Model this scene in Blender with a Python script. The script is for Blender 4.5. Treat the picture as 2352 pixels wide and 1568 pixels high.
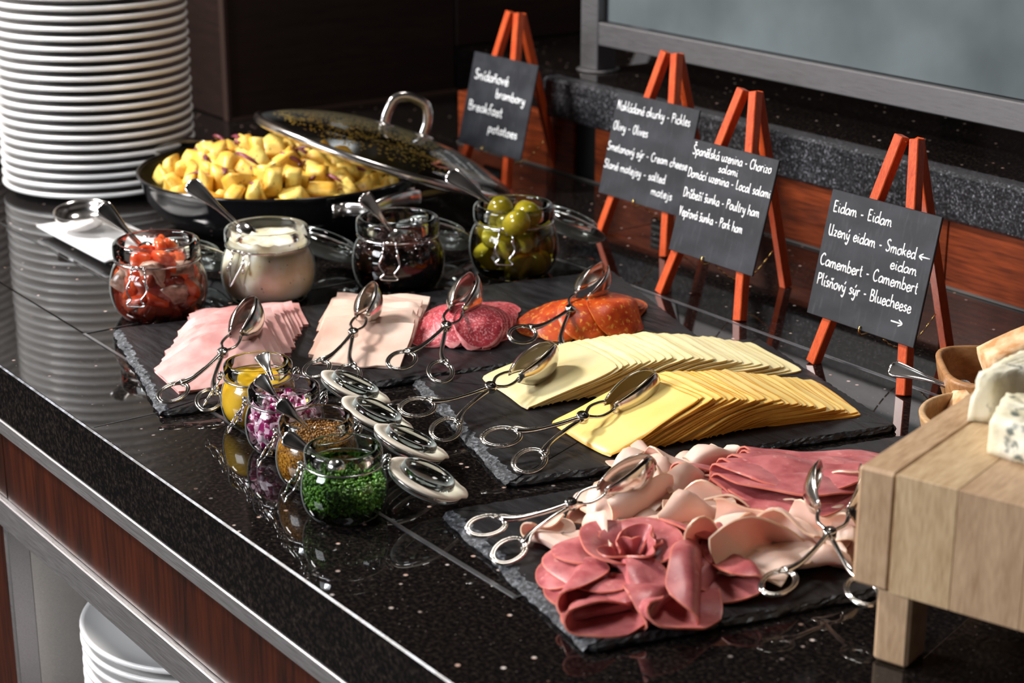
import bpy, math, random
import numpy as np
from mathutils import Vector, Matrix, noise as mnoise

# ------------------------------------------------------------------ camera, world, light, exposure
FPX = 4200.0
PITCH = math.atan2(1384, FPX); YAW = math.radians(36.1); CAMZ = 0.65
F0 = np.array([-math.cos(YAW), math.sin(YAW), 0.0]); RR = np.array([math.sin(YAW), math.cos(YAW), 0.0]); ZZ = np.array([0, 0, 1.0])
FF = F0 * math.cos(PITCH) - ZZ * math.sin(PITCH); UU = F0 * math.sin(PITCH) + ZZ * math.cos(PITCH); CC = np.array([0, 0, CAMZ])

scn = bpy.context.scene
for o in list(bpy.data.objects): bpy.data.objects.remove(o)
camd = bpy.data.cameras.new('camera'); cam = bpy.data.objects.new('camera', camd); scn.collection.objects.link(cam)
m = Matrix(((RR[0], UU[0], -FF[0], 0), (RR[1], UU[1], -FF[1], 0), (RR[2], UU[2], -FF[2], CAMZ), (0, 0, 0, 1)))
cam.matrix_world = m
camd.sensor_width = 36; camd.lens = FPX * 36 / 2352; camd.clip_start = .05
camd.dof.use_dof = True; camd.dof.focus_distance = 1.80; camd.dof.aperture_fstop = 6.8
scn.camera = cam

world = bpy.data.worlds.new('world'); scn.world = world; world.use_nodes = True
bg = world.node_tree.nodes['Background']; bg.inputs[0].default_value = (.56, .50, .48, 1); bg.inputs[1].default_value = .12

def area(name, loc, target, size, power, col=(1, 1, 1), size_y=None):
    l = bpy.data.lights.new(name, 'AREA'); l.energy = power; l.color = col; l.size = size
    if size_y: l.shape = 'RECTANGLE'; l.size_y = size_y
    o = bpy.data.objects.new(name, l); scn.collection.objects.link(o); o.location = loc
    o.rotation_euler = (Vector(target) - Vector(loc)).to_track_quat('-Z', 'Y').to_euler()
    return o
area('key_light', (-3.2, -.1, 1.75), (-1.45, 1.1, 0), .40, 84, (1, .965, .93))
area('front_fill_light', (-2.0, -1.7, 1.25), (-1.7, 1.2, .05), 1.2, 82, (.92, .95, 1), .9)  # added soft fill from the front left, no known window behind it
area('overhead_fill_light', (-1.7, 1.5, 2.4), (-1.6, 1.1, 0), .5, 14, (1, .95, .90))  # added lamp overhead to give the steel highlights, no known fixture
scn.view_settings.view_transform = 'Standard'; scn.view_settings.look = 'None'
scn.view_settings.gamma = 1; scn.view_settings.use_curve_mapping = False
scn.view_settings.exposure = 0.30
scn.cycles.transparent_max_bounces = 28; scn.cycles.max_bounces = 14; scn.cycles.transmission_bounces = 10
scn.cycles.sample_clamp_indirect = 6

# ------------------------------------------------------------------ where things stand: a photo pixel on a horizontal plane
def ray(x, y): return FF + RR * (x - 1176) / FPX - UU * (y - 784) / FPX
def g(x, y, z=0.0):
    r = ray(x, y); return CC + r * ((z - CAMZ) / r[2])
def atd(x, y, d): return CC + ray(x, y) * d
def depth(P): return float((np.array(P) - CC) @ FF)
def pr(P):
    d = np.array(P, float) - CC; w = d @ FF
    return (1176 + FPX * (d @ RR) / w, 784 - FPX * (d @ UU) / w)

# ------------------------------------------------------------------ mesh helpers
COL = scn.collection
rnd = random.Random(7)
nr = np.random.RandomState(5)
def mesh(V, Fc, smooth=True, mi=None, name='mesh'):
    me = bpy.data.meshes.new(name)
    me.from_pydata([tuple(map(float, v)) for v in V], [], [tuple(map(int, f)) for f in Fc])
    if smooth: me.polygons.foreach_set('use_smooth', [True] * len(me.polygons))
    if mi is not None: me.polygons.foreach_set('material_index', mi)
    me.update(); return me
def obj(name, V, Fc, mat, parent=None, smooth=True, mi=None, loc=None, sharp=None):
    me = mesh(V, Fc, smooth, mi, name)
    for mt in (mat if isinstance(mat, (list, tuple)) else [mat]): me.materials.append(mt)
    o = bpy.data.objects.new(name, me); COL.objects.link(o)
    if parent is not None: o.parent = parent
    if loc is not None: o.location = loc
    if sharp and smooth:
        try: me.set_sharp_from_angle(angle=math.radians(sharp))
        except Exception: pass
    return o
def tag(o, label=None, cat=None, group=None, kind=None):
    if label: o['label'] = label
    if cat: o['category'] = cat
    if group: o['group'] = group
    if kind: o['kind'] = kind
    return o
def empty(name, loc, rz=0, label=None, cat=None, group=None):
    o = bpy.data.objects.new(name, None); COL.objects.link(o); o.location = loc; o.rotation_euler = (0, 0, rz)
    o.empty_display_size = .02
    return tag(o, label, cat, group)
class MB:
    def __init__(s): s.V = []; s.F = []; s.M = []
    def add(s, V, Fc, mi=0):
        k = len(s.V); s.V += [tuple(v) for v in V]; s.F += [tuple(i + k for i in f) for f in Fc]; s.M += [mi] * len(Fc); return s
    def obj(s, name, mat, parent=None, smooth=True, loc=None, sharp=None):
        return obj(name, s.V, s.F, mat, parent, smooth, s.M if isinstance(mat, (list, tuple)) else None, loc, sharp)
def box(x0, x1, y0, y1, z0, z1, b=0.0):
    """box with chamfered edges"""
    if b <= 0:
        V = [(x, y, z) for x in (x0, x1) for y in (y0, y1) for z in (z0, z1)]
        return V, [(0, 1, 3, 2), (4, 6, 7, 5), (0, 4, 5, 1), (2, 3, 7, 6), (0, 2, 6, 4), (1, 5, 7, 3)]
    V = []; idx = {}
    for i, x in enumerate((x0, x1)):
        for j, y in enumerate((y0, y1)):
            for k, z in enumerate((z0, z1)):
                sx = b if i == 0 else -b; sy = b if j == 0 else -b; sz = b if k == 0 else -b
                for a, p in enumerate(((x, y + sy, z + sz), (x + sx, y, z + sz), (x + sx, y + sy, z))):
                    idx[i, j, k, a] = len(V); V.append(p)
    Fc = []
    for s in (0, 1):
        Fc.append([idx[s, j, k, 0] for j, k in ((0, 0), (0, 1), (1, 1), (1, 0))][::(1 if s == 0 else -1)])
        Fc.append([idx[i, s, k, 1] for i, k in ((0, 0), (1, 0), (1, 1), (0, 1))][::(1 if s == 0 else -1)])
        Fc.append([idx[i, j, s, 2] for i, j in ((0, 0), (0, 1), (1, 1), (1, 0))][::(1 if s == 0 else -1)])
    for p in (0, 1):
        for q in (0, 1):
            Fc.append((idx[0, p, q, 1], idx[1, p, q, 1], idx[1, p, q, 2], idx[0, p, q, 2]))
            Fc.append((idx[p, 0, q, 0], idx[p, 1, q, 0], idx[p, 1, q, 2], idx[p, 0, q, 2]))
            Fc.append((idx[p, q, 0, 0], idx[p, q, 1, 0], idx[p, q, 1, 1], idx[p, q, 0, 1]))
    for i in (0, 1):
        for j in (0, 1):
            for k in (0, 1): Fc.append((idx[i, j, k, 0], idx[i, j, k, 1], idx[i, j, k, 2]))
    return V, Fc
def lathe(prof, n=48, close=False):
    V = []; Fc = []; m_ = len(prof)
    for i in range(n):
        a = 2 * math.pi * i / n; c, s = math.cos(a), math.sin(a)
        for r, z in prof: V.append((r * c, r * s, z))
    for i in range(n):
        j = (i + 1) % n
        for k in range(m_ if close else m_ - 1):
            l = (k + 1) % m_
            Fc.append((i * m_ + k, j * m_ + k, j * m_ + l, i * m_ + l))
    return V, Fc
def smoothpath(P, sub=6, closed=False):
    P = [np.array(p, float) for p in P]; n = len(P); out = []
    if n < 3: return P
    rng = range(n if closed else n - 1)
    for i in rng:
        if closed: a, b, c, d = P[(i - 1) % n], P[i], P[(i + 1) % n], P[(i + 2) % n]
        else: a, b, c, d = P[max(i - 1, 0)], P[i], P[i + 1], P[min(i + 2, n - 1)]
        for k in range(sub):
            t = k / sub
            out.append(.5 * ((2 * b) + (-a + c) * t + (2 * a - 5 * b + 4 * c - d) * t * t + (-a + 3 * b - 3 * c + d) * t ** 3))
    if not closed: out.append(P[-1])
    return out
def tube(P, r, n=8, closed=False, flat=1.0, up=None):
    """tube along points; r number or list; flat squashes the section's second axis"""
    P = [np.array(p, float) for p in P]; m_ = len(P)
    rs = r if hasattr(r, '__len__') else [r] * m_
    V = []; Fc = []; prev = None
    for i in range(m_):
        if closed: t = P[(i + 1) % m_] - P[i - 1]
        else: t = P[min(i + 1, m_ - 1)] - P[max(i - 1, 0)]
        t = t / (np.linalg.norm(t) + 1e-12)
        if up is not None: a = np.cross(t, np.array(up, float))
        elif prev is None: a = np.cross(t, (0, 0, 1.)) if abs(t[2]) < .9 else np.cross(t, (1., 0, 0))
        else: a = prev - t * (prev @ t)
        a = a / (np.linalg.norm(a) + 1e-12); prev = a; b = np.cross(t, a)
        for k in range(n):
            w = 2 * math.pi * k / n
            V.append(P[i] + rs[i] * (a * math.cos(w) + b * flat * math.sin(w)))
    for i in range(m_ if closed else m_ - 1):
        j = (i + 1) % m_
        for k in range(n):
            l = (k + 1) % n
            Fc.append((i * n + k, i * n + l, j * n + l, j * n + k))
    if not closed: Fc += [tuple(range(n))[::-1], tuple(range((m_ - 1) * n, m_ * n))]
    return V, Fc
def bar(a, b, w, t, side):
    """square stick from a to b, width w along side, thickness t"""
    a = np.array(a, float); b = np.array(b, float); d = (b - a) / np.linalg.norm(b - a)
    s = np.array(side, float); s = s - d * (s @ d); s /= np.linalg.norm(s); q = np.cross(d, s)
    L = np.linalg.norm(b - a)
    V, Fc = box(-w / 2, w / 2, -t / 2, t / 2, 0, L, min(w, t) * .07)
    return [a + s * v[0] + q * v[1] + d * v[2] for v in V], Fc
def grid_solid(P, th, rim_mat=0, border=False):
    """P[n,m,3] surface -> closed sheet of thickness th"""
    P = np.asarray(P, float); n, m_ = P.shape[:2]
    du = np.gradient(P, axis=0); dv = np.gradient(P, axis=1)
    N = np.cross(du, dv); N /= (np.linalg.norm(N, axis=2, keepdims=True) + 1e-12)
    A = P + N * th / 2; B = P - N * th / 2
    V = np.concatenate([A.reshape(-1, 3), B.reshape(-1, 3)]); k = n * m_
    Fc = []; M = []
    for i in range(n - 1):
        for j in range(m_ - 1):
            a = i * m_ + j; Fc.append((a, a + m_, a + m_ + 1, a + 1)); Fc.append((k + a, k + a + 1, k + a + m_ + 1, k + a + m_)); e_ = rim_mat if border and (i in (0, n - 2) or j in (0, m_ - 2)) else 0; M += [e_, e_]
    ring = [(i, 0) for i in range(n)] + [(n - 1, j) for j in range(1, m_)] + [(i, m_ - 1) for i in range(n - 2, -1, -1)] + [(0, j) for j in range(m_ - 2, 0, -1)]
    ids = [i * m_ + j for i, j in ring]
    for a, b in zip(ids, ids[1:] + ids[:1]): Fc.append((b, a, k + a, k + b)); M.append(rim_mat)
    return V, Fc, M

# ------------------------------------------------------------------ materials (all procedural)
def srgb(r, g_, b):
    f = lambda c: (c / 255 / 12.92) if c / 255 <= .04045 else ((c / 255 + .055) / 1.055) ** 2.4
    return (f(r), f(g_), f(b), 1)
class Mat:
    def __init__(s, name):
        s.m = bpy.data.materials.new(name); s.m.use_nodes = True; s.nt = s.m.node_tree; s.N = s.nt.nodes; s.L = s.nt.links
        s.b = s.N['Principled BSDF']; s.out = s.N['Material Output']
    def tex(s, kind, scale, detail=4, coord='Object', stretch=None, **kw):
        tc = s.N.new('ShaderNodeTexCoord'); src = tc.outputs[coord]
        if stretch:
            mp = s.N.new('ShaderNodeMapping'); mp.inputs['Scale'].default_value = stretch; s.L.new(src, mp.inputs[0]); src = mp.outputs[0]
        t = s.N.new({'noise': 'ShaderNodeTexNoise', 'voronoi': 'ShaderNodeTexVoronoi', 'wave': 'ShaderNodeTexWave'}[kind])
        t.inputs['Scale'].default_value = scale
        if kind != 'voronoi': t.inputs['Detail'].default_value = detail
        for k, v in kw.items():
            if k in t.inputs: t.inputs[k].default_value = v
            else: setattr(t, k, v)
        s.L.new(src, t.inputs['Vector']); return t
    def ramp(s, src, stops, interp='LINEAR'):
        r = s.N.new('ShaderNodeValToRGB'); s.L.new(src, r.inputs[0]); r.color_ramp.interpolation = interp
        el = r.color_ramp.elements
        while len(el) < len(stops): el.new(.5)
        for e, (p, c) in zip(el, stops): e.position = p; e.color = c if hasattr(c, '__len__') else (c, c, c, 1)
        return r.outputs[0]
    def mix(s, fac, a, b, mode='MIX'):
        x = s.N.new('ShaderNodeMix'); x.data_type = 'RGBA'; x.blend_type = mode
        for inp, v in ((x.inputs[0], fac), (x.inputs[6], a), (x.inputs[7], b)):
            if hasattr(v, 'is_linked') or hasattr(v, 'links'): s.L.new(v, inp)
            else: inp.default_value = v
        return x.outputs[2]
    def bump(s, src, strength=.3, dist=.001):
        b = s.N.new('ShaderNodeBump'); b.inputs['Strength'].default_value = strength; b.inputs['Distance'].default_value = dist
        s.L.new(src, b.inputs['Height'])
        if s.b.inputs['Normal'].is_linked: s.L.new(s.b.inputs['Normal'].links[0].from_socket, b.inputs['Normal'])
        s.L.new(b.outputs[0], s.b.inputs['Normal']); return s
    def set(s, **kw):
        names = dict(col='Base Color', rough='Roughness', metal='Metallic', spec='Specular IOR Level', sss='Subsurface Weight', ssr='Subsurface Radius', sscale='Subsurface Scale', coat='Coat Weight', crough='Coat Roughness', ior='IOR', trans='Transmission Weight', sheen='Sheen Weight', aniso='Anisotropic')
        for k, v in kw.items():
            inp = s.b.inputs[names[k]]
            if hasattr(v, 'links'): s.L.new(v, inp)
            else: inp.default_value = v
        return s

def granite(name, base=(.0035, .0032, .0032, 1), rough=.035, fleck=1.0, spec=.5):
    M = Mat(name)
    n1 = M.tex('noise', 260, 5); c = M.ramp(n1.outputs[0], [(.45, base), (.66, (.018, .013, .011, 1)), (.78, (.045, .035, .028, 1))])
    v = M.tex('voronoi', 75); d = M.ramp(v.outputs['Distance'], [(.10, 1.0), (.18, 0.0)])
    sel = M.ramp(v.outputs['Color'], [(.72, 0.0), (.76, 1.0)])
    f = M.mix(1.0, d, sel, 'MULTIPLY')
    fc = M.ramp(M.tex('noise', 130, 2).outputs[0], [(.4, (.52, .30, .22, 1)), (.6, (.62, .55, .50, 1))])
    c = M.mix(f, c, fc)
    v2 = M.tex('voronoi', 320); d2 = M.ramp(v2.outputs['Distance'], [(.12, 1.0), (.25, 0.0)]); s2 = M.ramp(v2.outputs['Color'], [(.82, 0.0), (.86, 1.0)])
    c = M.mix(M.mix(1.0, d2, s2, 'MULTIPLY'), c, (.16 * fleck, .13 * fleck, .12 * fleck, 1))
    return M.set(col=c, rough=rough, spec=spec).m
GRAN = granite('polished_black_granite')
GRANE = granite('granite_edge', (.003, .0028, .0028, 1), .12, 1.6, .3)
GRANP = granite('granite_inset', (.0035, .0032, .0032, 1), .045, .8)
def ledge_gran():
    M = Mat('granite_ledge')
    n1 = M.tex('noise', 330, 6); c = M.ramp(n1.outputs[0], [(.42, (.006, .006, .007, 1)), (.60, (.04, .04, .044, 1)), (.74, (.26, .26, .29, 1))])
    return M.set(col=c, rough=.33, spec=.6).m
GRANL = ledge_gran()

def slate_mat(name, light=False):
    M = Mat(name)
    n = M.tex('noise', 22, 8, stretch=(1, 4, 1)); n2 = M.tex('noise', 240, 6)
    if light:
        c = M.ramp(n2.outputs[0], [(.36, (.012, .013, .016, 1)), (.52, (.035, .037, .042, 1)), (.70, (.17, .18, .20, 1))]); M.set(col=c, rough=.6)
        M.bump(n2.outputs[0], .9, .002)
    else:
        c = M.ramp(n.outputs[0], [(.3, (.006, .006, .007, 1)), (.7, (.014, .0135, .015, 1))])
        v = M.tex('voronoi', 210); d = M.ramp(v.outputs['Distance'], [(.08, 1.0), (.16, 0.0)]); s_ = M.ramp(v.outputs['Color'], [(.86, 0.0), (.89, 1.0)])
        c = M.mix(M.mix(1.0, d, s_, 'MULTIPLY'), c, (.20, .20, .21, 1))
        M.set(col=c, rough=M.ramp(n.outputs[0], [(.3, .36), (.7, .52)]), spec=.42); M.bump(n.outputs[0], .55, .004); M.bump(n2.outputs[0], .12, .0006)
    return M.m
SLATE = slate_mat('slate'); SLATEE = slate_mat('chipped_slate', True)

def wood(name, c1, c2, scale=14, stretch=(1, 1, 12), rough=.35, coat=0.0, bands=5.0, spec=.5):
    M = Mat(name)
    n = M.tex('noise', scale, 6, stretch=stretch); w = M.tex('noise', scale * bands, 5, stretch=stretch)
    c = M.mix(.5, M.ramp(n.outputs[0], [(.32, c1), (.68, c2)]), M.ramp(w.outputs[0], [(.35, c1), (.65, c2)]))
    M.set(col=c, rough=rough, coat=coat, crough=.15, spec=spec); M.bump(w.outputs[0], .15, .0006); return M.m
MAHOG = wood('mahogany_veneer', srgb(26, 9, 5), srgb(72, 29, 12), 9, (4, 4, .35), .30, .3)
RISER = wood('reddish_wood_riser', srgb(64, 22, 8), srgb(150, 66, 28), 9, (.5, 4, 6), .36, .25)
EASEL = wood('orange_stained_wood', srgb(170, 54, 18), srgb(214, 92, 40), 60, (3, 3, .4), .38, .2)
BLOCK = wood('pale_block_wood', srgb(162, 128, 94), srgb(204, 172, 138), 16, (5, .8, .8), .5)
BLOCK2 = wood('pale_block_wood_b', srgb(156, 124, 92), srgb(198, 166, 132), 16, (5, .8, .8), .5)
BLOCKS = wood('pale_block_sapwood', srgb(168, 136, 98), srgb(208, 180, 142), 16, (5, .8, .8), .5)
BOWLW = wood('warm_bowl_wood', srgb(138, 92, 52), srgb(190, 140, 92), 16, (1, 6, 3), .42)
BOWLW2 = wood('pale_bowl_wood', srgb(170, 132, 90), srgb(206, 170, 126), 16, (1, 6, 3), .42)
DARKW = wood('dark_wall_panel', srgb(26, 17, 14), srgb(44, 29, 24), 12, (1, .5, 8), .42)
def steel(name, col=(.62, .60, .58, 1), rough=.14, brushed=None):
    M = Mat(name); M.set(col=col, rough=rough, metal=1.0)
    if brushed:
        n = M.tex('noise', 60, 4, stretch=brushed); M.set(rough=M.ramp(n.outputs[0], [(.3, rough * .8), (.7, rough * 1.3)])); M.bump(n.outputs[0], .12, .0004)
        M.set(col=M.mix(M.ramp(n.outputs[0], [(.3, 0.0), (.7, 1.0)]), col, tuple(c * .75 for c in col[:3]) + (1,)))
    return M.m
STEEL = steel('polished_steel', (.82, .78, .75, 1), .17)
SILVER = steel('tong_silver', (.66, .62, .57, 1), .17)
WIRE = steel('wire_steel', (.74, .73, .72, 1), .16)
BRUSH = steel('brushed_steel', (.25, .24, .245, 1), .52, (.6, 8, 40))
BRUSHD = steel('dark_brushed_steel', (.50, .47, .465, 1), .48, (.6, 8, 60))
BRASS = steel('brass', (.75, .52, .18, 1), .25)
def plain(name, col, rough=.5, **kw):
    return Mat(name).set(col=col, rough=rough, **kw).m
PORC = plain('white_porcelain', srgb(236, 234, 232), .16, coat=.4, crough=.05)
ENAM = plain('black_enamel', (.006, .006, .007, 1), .10, spec=.6)
PANIN = plain('pan_inner', (.012, .011, .009, 1), .20)
BLACK = plain('black_plastic', (.008, .008, .008, 1), .4)
SEAM = plain('joint_sealant', (.20, .20, .21, 1), .45)
DSEAM = plain('dark_joint', (.02, .02, .02, 1), .6)
CHALK = plain('white_chalk_ink', (.88, .88, .88, 1), .7)
RUBBER = plain('white_rubber_gasket', srgb(228, 216, 198), .55, sss=.1, sscale=.004)
def board_mat():
    M = Mat('chalkboard'); n = M.tex('noise', 14, 5, stretch=(1, 1, 2)); n2 = M.tex('noise', 60, 4, stretch=(3, 1, .6))
    c = M.ramp(n.outputs[0], [(.42, (.016, .017, .021, 1)), (.72, (.036, .038, .045, 1))])
    c = M.mix(M.ramp(n2.outputs[0], [(.55, 0.0), (.85, .35)]), c, (.10, .10, .11, 1))
    return M.set(col=c, rough=.42, spec=.45).m
BOARD = board_mat()
def thin_glass(name, tint=(.97, .985, .98, 1), edge=.62, edge_glow=.55, h0=.70):
    M = Mat(name); N, L = M.N, M.L
    lw = N.new('ShaderNodeLayerWeight'); lw.inputs[0].default_value = .5
    rp = N.new('ShaderNodeValToRGB'); L.new(lw.outputs['Facing'], rp.inputs[0]); e = rp.color_ramp.elements
    e[0].position = .75; e[0].color = tint; e[1].position = 1.0; e[1].color = (tint[0] * edge, tint[1] * edge * 1.05, tint[2] * edge, 1)
    tr = N.new('ShaderNodeBsdfTransparent'); L.new(rp.outputs[0], tr.inputs[0])
    gl = N.new('ShaderNodeBsdfGlossy'); gl.inputs['Roughness'].default_value = .02; gl.inputs['Color'].default_value = (1, 1, 1, 1)
    df = N.new('ShaderNodeBsdfDiffuse'); df.inputs[0].default_value = (.62, .68, .65, 1)
    r2 = N.new('ShaderNodeValToRGB'); L.new(lw.outputs['Facing'], r2.inputs[0]); e = r2.color_ramp.elements
    e[0].position = h0; e[0].color = (0, 0, 0, 1); e[1].position = 1.0; e[1].color = (edge_glow, edge_glow, edge_glow, 1)  # pale diffuse towards grazing angles paints in light gathered by glass edges
    m0 = N.new('ShaderNodeMixShader'); L.new(r2.outputs[0], m0.inputs[0]); L.new(tr.outputs[0], m0.inputs[1]); L.new(df.outputs[0], m0.inputs[2])
    fr = N.new('ShaderNodeFresnel'); fr.inputs[0].default_value = 1.4
    mx = N.new('ShaderNodeMixShader'); L.new(fr.outputs[0], mx.inputs[0]); L.new(m0.outputs[0], mx.inputs[1]); L.new(gl.outputs[0], mx.inputs[2])
    L.new(mx.outputs[0], M.out.inputs[0]); return M.m
GLASS = thin_glass('jar_glass')
LIDG = thin_glass('pan_lid_glass', (.86, .88, .84, 1), .5, .12)
def real_glass(name, col, rough=0.0, ior=1.5):
    return Mat(name).set(col=col, rough=rough, trans=1.0, ior=ior).m
THICK = real_glass('thick_glass', (.90, .97, .94, 1), .02)
THICK = thin_glass('lid_glass', (.90, .94, .92, 1), .6, .80, .30)
def frosted():
    M = Mat('grey_guard_glass'); n = M.tex('noise', 5, 4)
    return M.set(col=M.ramp(n.outputs[0], [(.3, srgb(70, 76, 78)), (.7, srgb(98, 106, 108))]), rough=.7, spec=.12).m
GUARD = frosted()

def meat(name, c1, c2, scale=30, rough=.38, sss=.35, spots=None, spot_scale=120, spot_t=(.2, .35), detail=4, contrast=(.35, .65)):
    M = Mat(name); n = M.tex('noise', scale, detail)
    c = M.ramp(n.outputs[0], [(contrast[0], c1), (contrast[1], c2)])
    if spots:
        v = M.tex('noise', spot_scale, 3); f = M.ramp(v.outputs[0], [(spot_t[0], 0.0), (spot_t[1], 1.0)]); c = M.mix(f, c, spots)
    oi = M.N.new('ShaderNodeObjectInfo'); c = M.mix(1.0, c, M.ramp(oi.outputs['Random'], [(0.0, (.80, .78, .76, 1)), (1.0, (1, 1, 1, 1))]), 'MULTIPLY')
    M.set(col=c, rough=rough, sss=sss, ssr=(1.0, .35, .2), sscale=.0035, spec=.45)
    M.bump(M.tex('noise', scale * 6, 3).outputs[0], .12, .0006); return M.m
HAM = meat('cooked_ham', srgb(214, 150, 146), srgb(232, 184, 178), 34)
TURK = meat('turkey_ham', srgb(224, 186, 168), srgb(236, 206, 190), 22)
SALA = meat('salami', srgb(150, 30, 44), srgb(196, 64, 74), 90, .46, .2, srgb(222, 140, 142), 420, (.52, .66), 3)
CHOR = meat('chorizo', srgb(168, 44, 6), srgb(210, 84, 18), 60, .42, .2, srgb(234, 150, 60), 210, (.57, .68), 3)
CHE1 = meat('pale_cheese', srgb(240, 220, 160), srgb(247, 232, 182), 18, .36, .35)
CHE1R = meat('pale_cheese_rim', srgb(226, 204, 142), srgb(240, 222, 166), 60, .4, .2)
CHE2 = meat('smoked_cheese', srgb(240, 200, 112), srgb(246, 214, 134), 18, .36, .35)
SALR = meat('salami_rim', srgb(214, 108, 112), srgb(236, 160, 156), 160, .35, .1)
CHOR2 = meat('chorizo_rim', srgb(196, 80, 18), srgb(232, 132, 50), 120, .35, .1)
RIND = meat('smoked_rind', srgb(214, 146, 48), srgb(236, 182, 82), 40, .4, .1)
POUL = meat('poultry_ham', srgb(240, 202, 184), srgb(248, 220, 206), 20, .36, .45)
ROSE = meat('rosy_ham', srgb(172, 86, 90), srgb(204, 120, 120), 60, .33, .35, srgb(214, 146, 140), 160, (.62, .74))
ROSER = meat('rosy_ham_edge', srgb(206, 112, 96), srgb(224, 140, 122), 60, .35, .3)
POULR = meat('poultry_edge', srgb(240, 200, 170), srgb(248, 216, 190), 60, .35, .3)
POTA = meat('roast_potato', srgb(234, 172, 48), srgb(252, 226, 124), 30, .42, .35, srgb(120, 92, 24), 170, (.64, .72))
ONIO = meat('red_onion_strip', srgb(86, 20, 40), srgb(150, 78, 92), 30, .3, .2)
PEPP = meat('red_pepper_piece', srgb(190, 50, 20), srgb(236, 112, 60), 40, .22, .35)
HERR = meat('herring_piece', srgb(130, 104, 88), srgb(222, 190, 172), 60, .2, .2)
CARR = meat('dark_salad_piece', srgb(120, 40, 30), srgb(178, 84, 60), 30, .2, .2)
CREAM = meat('cream_cheese_spread', srgb(222, 208, 168), srgb(242, 238, 228), 34, .35, .3, srgb(110, 112, 90), 170, (.68, .73))
OLIV = meat('black_olive', srgb(12, 6, 5), srgb(48, 24, 18), 60, .15, 0)
GHER = meat('pickled_gherkin', srgb(104, 98, 12), srgb(158, 142, 36), 40, .15, .2)
GHCUT = meat('gherkin_cut', srgb(150, 146, 50), srgb(190, 184, 92), 40, .2, .3)
MUST = meat('yellow_mustard', srgb(206, 160, 24), srgb(228, 188, 60), 30, .25, .2)
PONI = meat('chopped_red_onion', srgb(220, 176, 200), srgb(246, 232, 238), 60, .2, .4, srgb(150, 32, 96), 110, (.50, .56))
GRMU = meat('grain_mustard', srgb(126, 74, 14), srgb(206, 150, 52), 420, .3, 0, srgb(70, 34, 10), 520, (.52, .58))
CHIV = meat('chopped_chives', srgb(24, 74, 10), srgb(104, 160, 44), 260, .35, .1)
BREAD = meat('torn_bread', srgb(196, 138, 84), srgb(240, 214, 172), 90, .75, .1)
Mat_b = BREAD.node_tree
def bluecheese():
    M = Mat('blue_cheese'); n = M.tex('noise', 26, 4); v = M.tex('noise', 70, 3)
    c = M.ramp(n.outputs[0], [(.35, srgb(226, 216, 182)), (.65, srgb(240, 234, 216))])
    c = M.mix(M.ramp(v.outputs[0], [(.57, 0.0), (.66, .9)]), c, srgb(74, 88, 84))
    M.set(col=c, rough=.5, sss=.25, ssr=(1, .8, .5), sscale=.004); M.bump(v.outputs[0], .5, .003); return M.m
BLUEC = bluecheese()
CRUST = meat('blue_cheese_rind', srgb(170, 146, 92), srgb(214, 196, 142), 60, .6, .1)
BRINE = thin_glass('brine', (.88, .84, .50, 1), .7, .0)
OIL = Mat('olive_oil').set(col=srgb(150, 120, 20), rough=.05, coat=.5).m
DBRINE = thin_glass('dark_brine', (.45, .27, .16, 1), .7, .0)

# ------------------------------------------------------------------ the setting
YF = .66; YB = 1.725; XL = -3.35; XR = .45
# floor, walls
o = obj('floor', *box(-5, 3, -3.2, 4, -.92, -.9), plain('floor_tiles', (.03, .026, .024, 1), .3)); tag(o, kind='structure')
o = obj('ceiling', *box(-5, 3, -3.2, 4.1, 2.7, 2.75), plain('ceiling_paint', (.05, .045, .04, 1), .8)); tag(o, kind='structure')
w = bpy.data.objects.new('wall_left', None); COL.objects.link(w); tag(w, kind='structure')
# panelled wall at the counter's far end: a pilaster of dark panels above the worktop
for (y0, y1, z0, z1) in ((1.494, 1.982, .001, .62), (1.986, 3.4, .088, .62), (1.494, 2.4, .626, 1.6), (2.406, 3.4, .626, 1.6)):
    obj('panel', *box(-3.3, -2.905, y0, y1, z0, z1, .002), DARKW, w, smooth=False)
obj('backing', *box(-3.345, -3.301, 1.5, 3.4, -.9, 2.4), DARKW, w, smooth=False)
obj('backing', *box(-3.3, -2.93, 1.5, 3.4, .0015, 1.598), DARKW, w, smooth=False)
obj('edge_strip', *box(-2.915, -2.898, 1.488, 1.4945, .001, 1.6), plain('strip_brown', srgb(52, 36, 30), .5), w, smooth=False)
obj('bottom_strip', *box(-2.912, -2.898, 1.4945, 1.988, .0005, .006), plain('strip_brown2', srgb(64, 46, 38), .5), w, smooth=False)
o = obj('wall_corner', *box(-3.42, -3.34, .5, 1.5, -.9, 2.4), DARKW, smooth=False); tag(o, kind='structure')
w = bpy.data.objects.new('wall_back', None); COL.objects.link(w); tag(w, kind='structure')
for i in range(5):
    obj('panel', *box(-3.4 + i * 1.1, -2.31 + i * 1.1, 3.6, 3.66, -.9, 2.7), DARKW, w, smooth=False)

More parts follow.
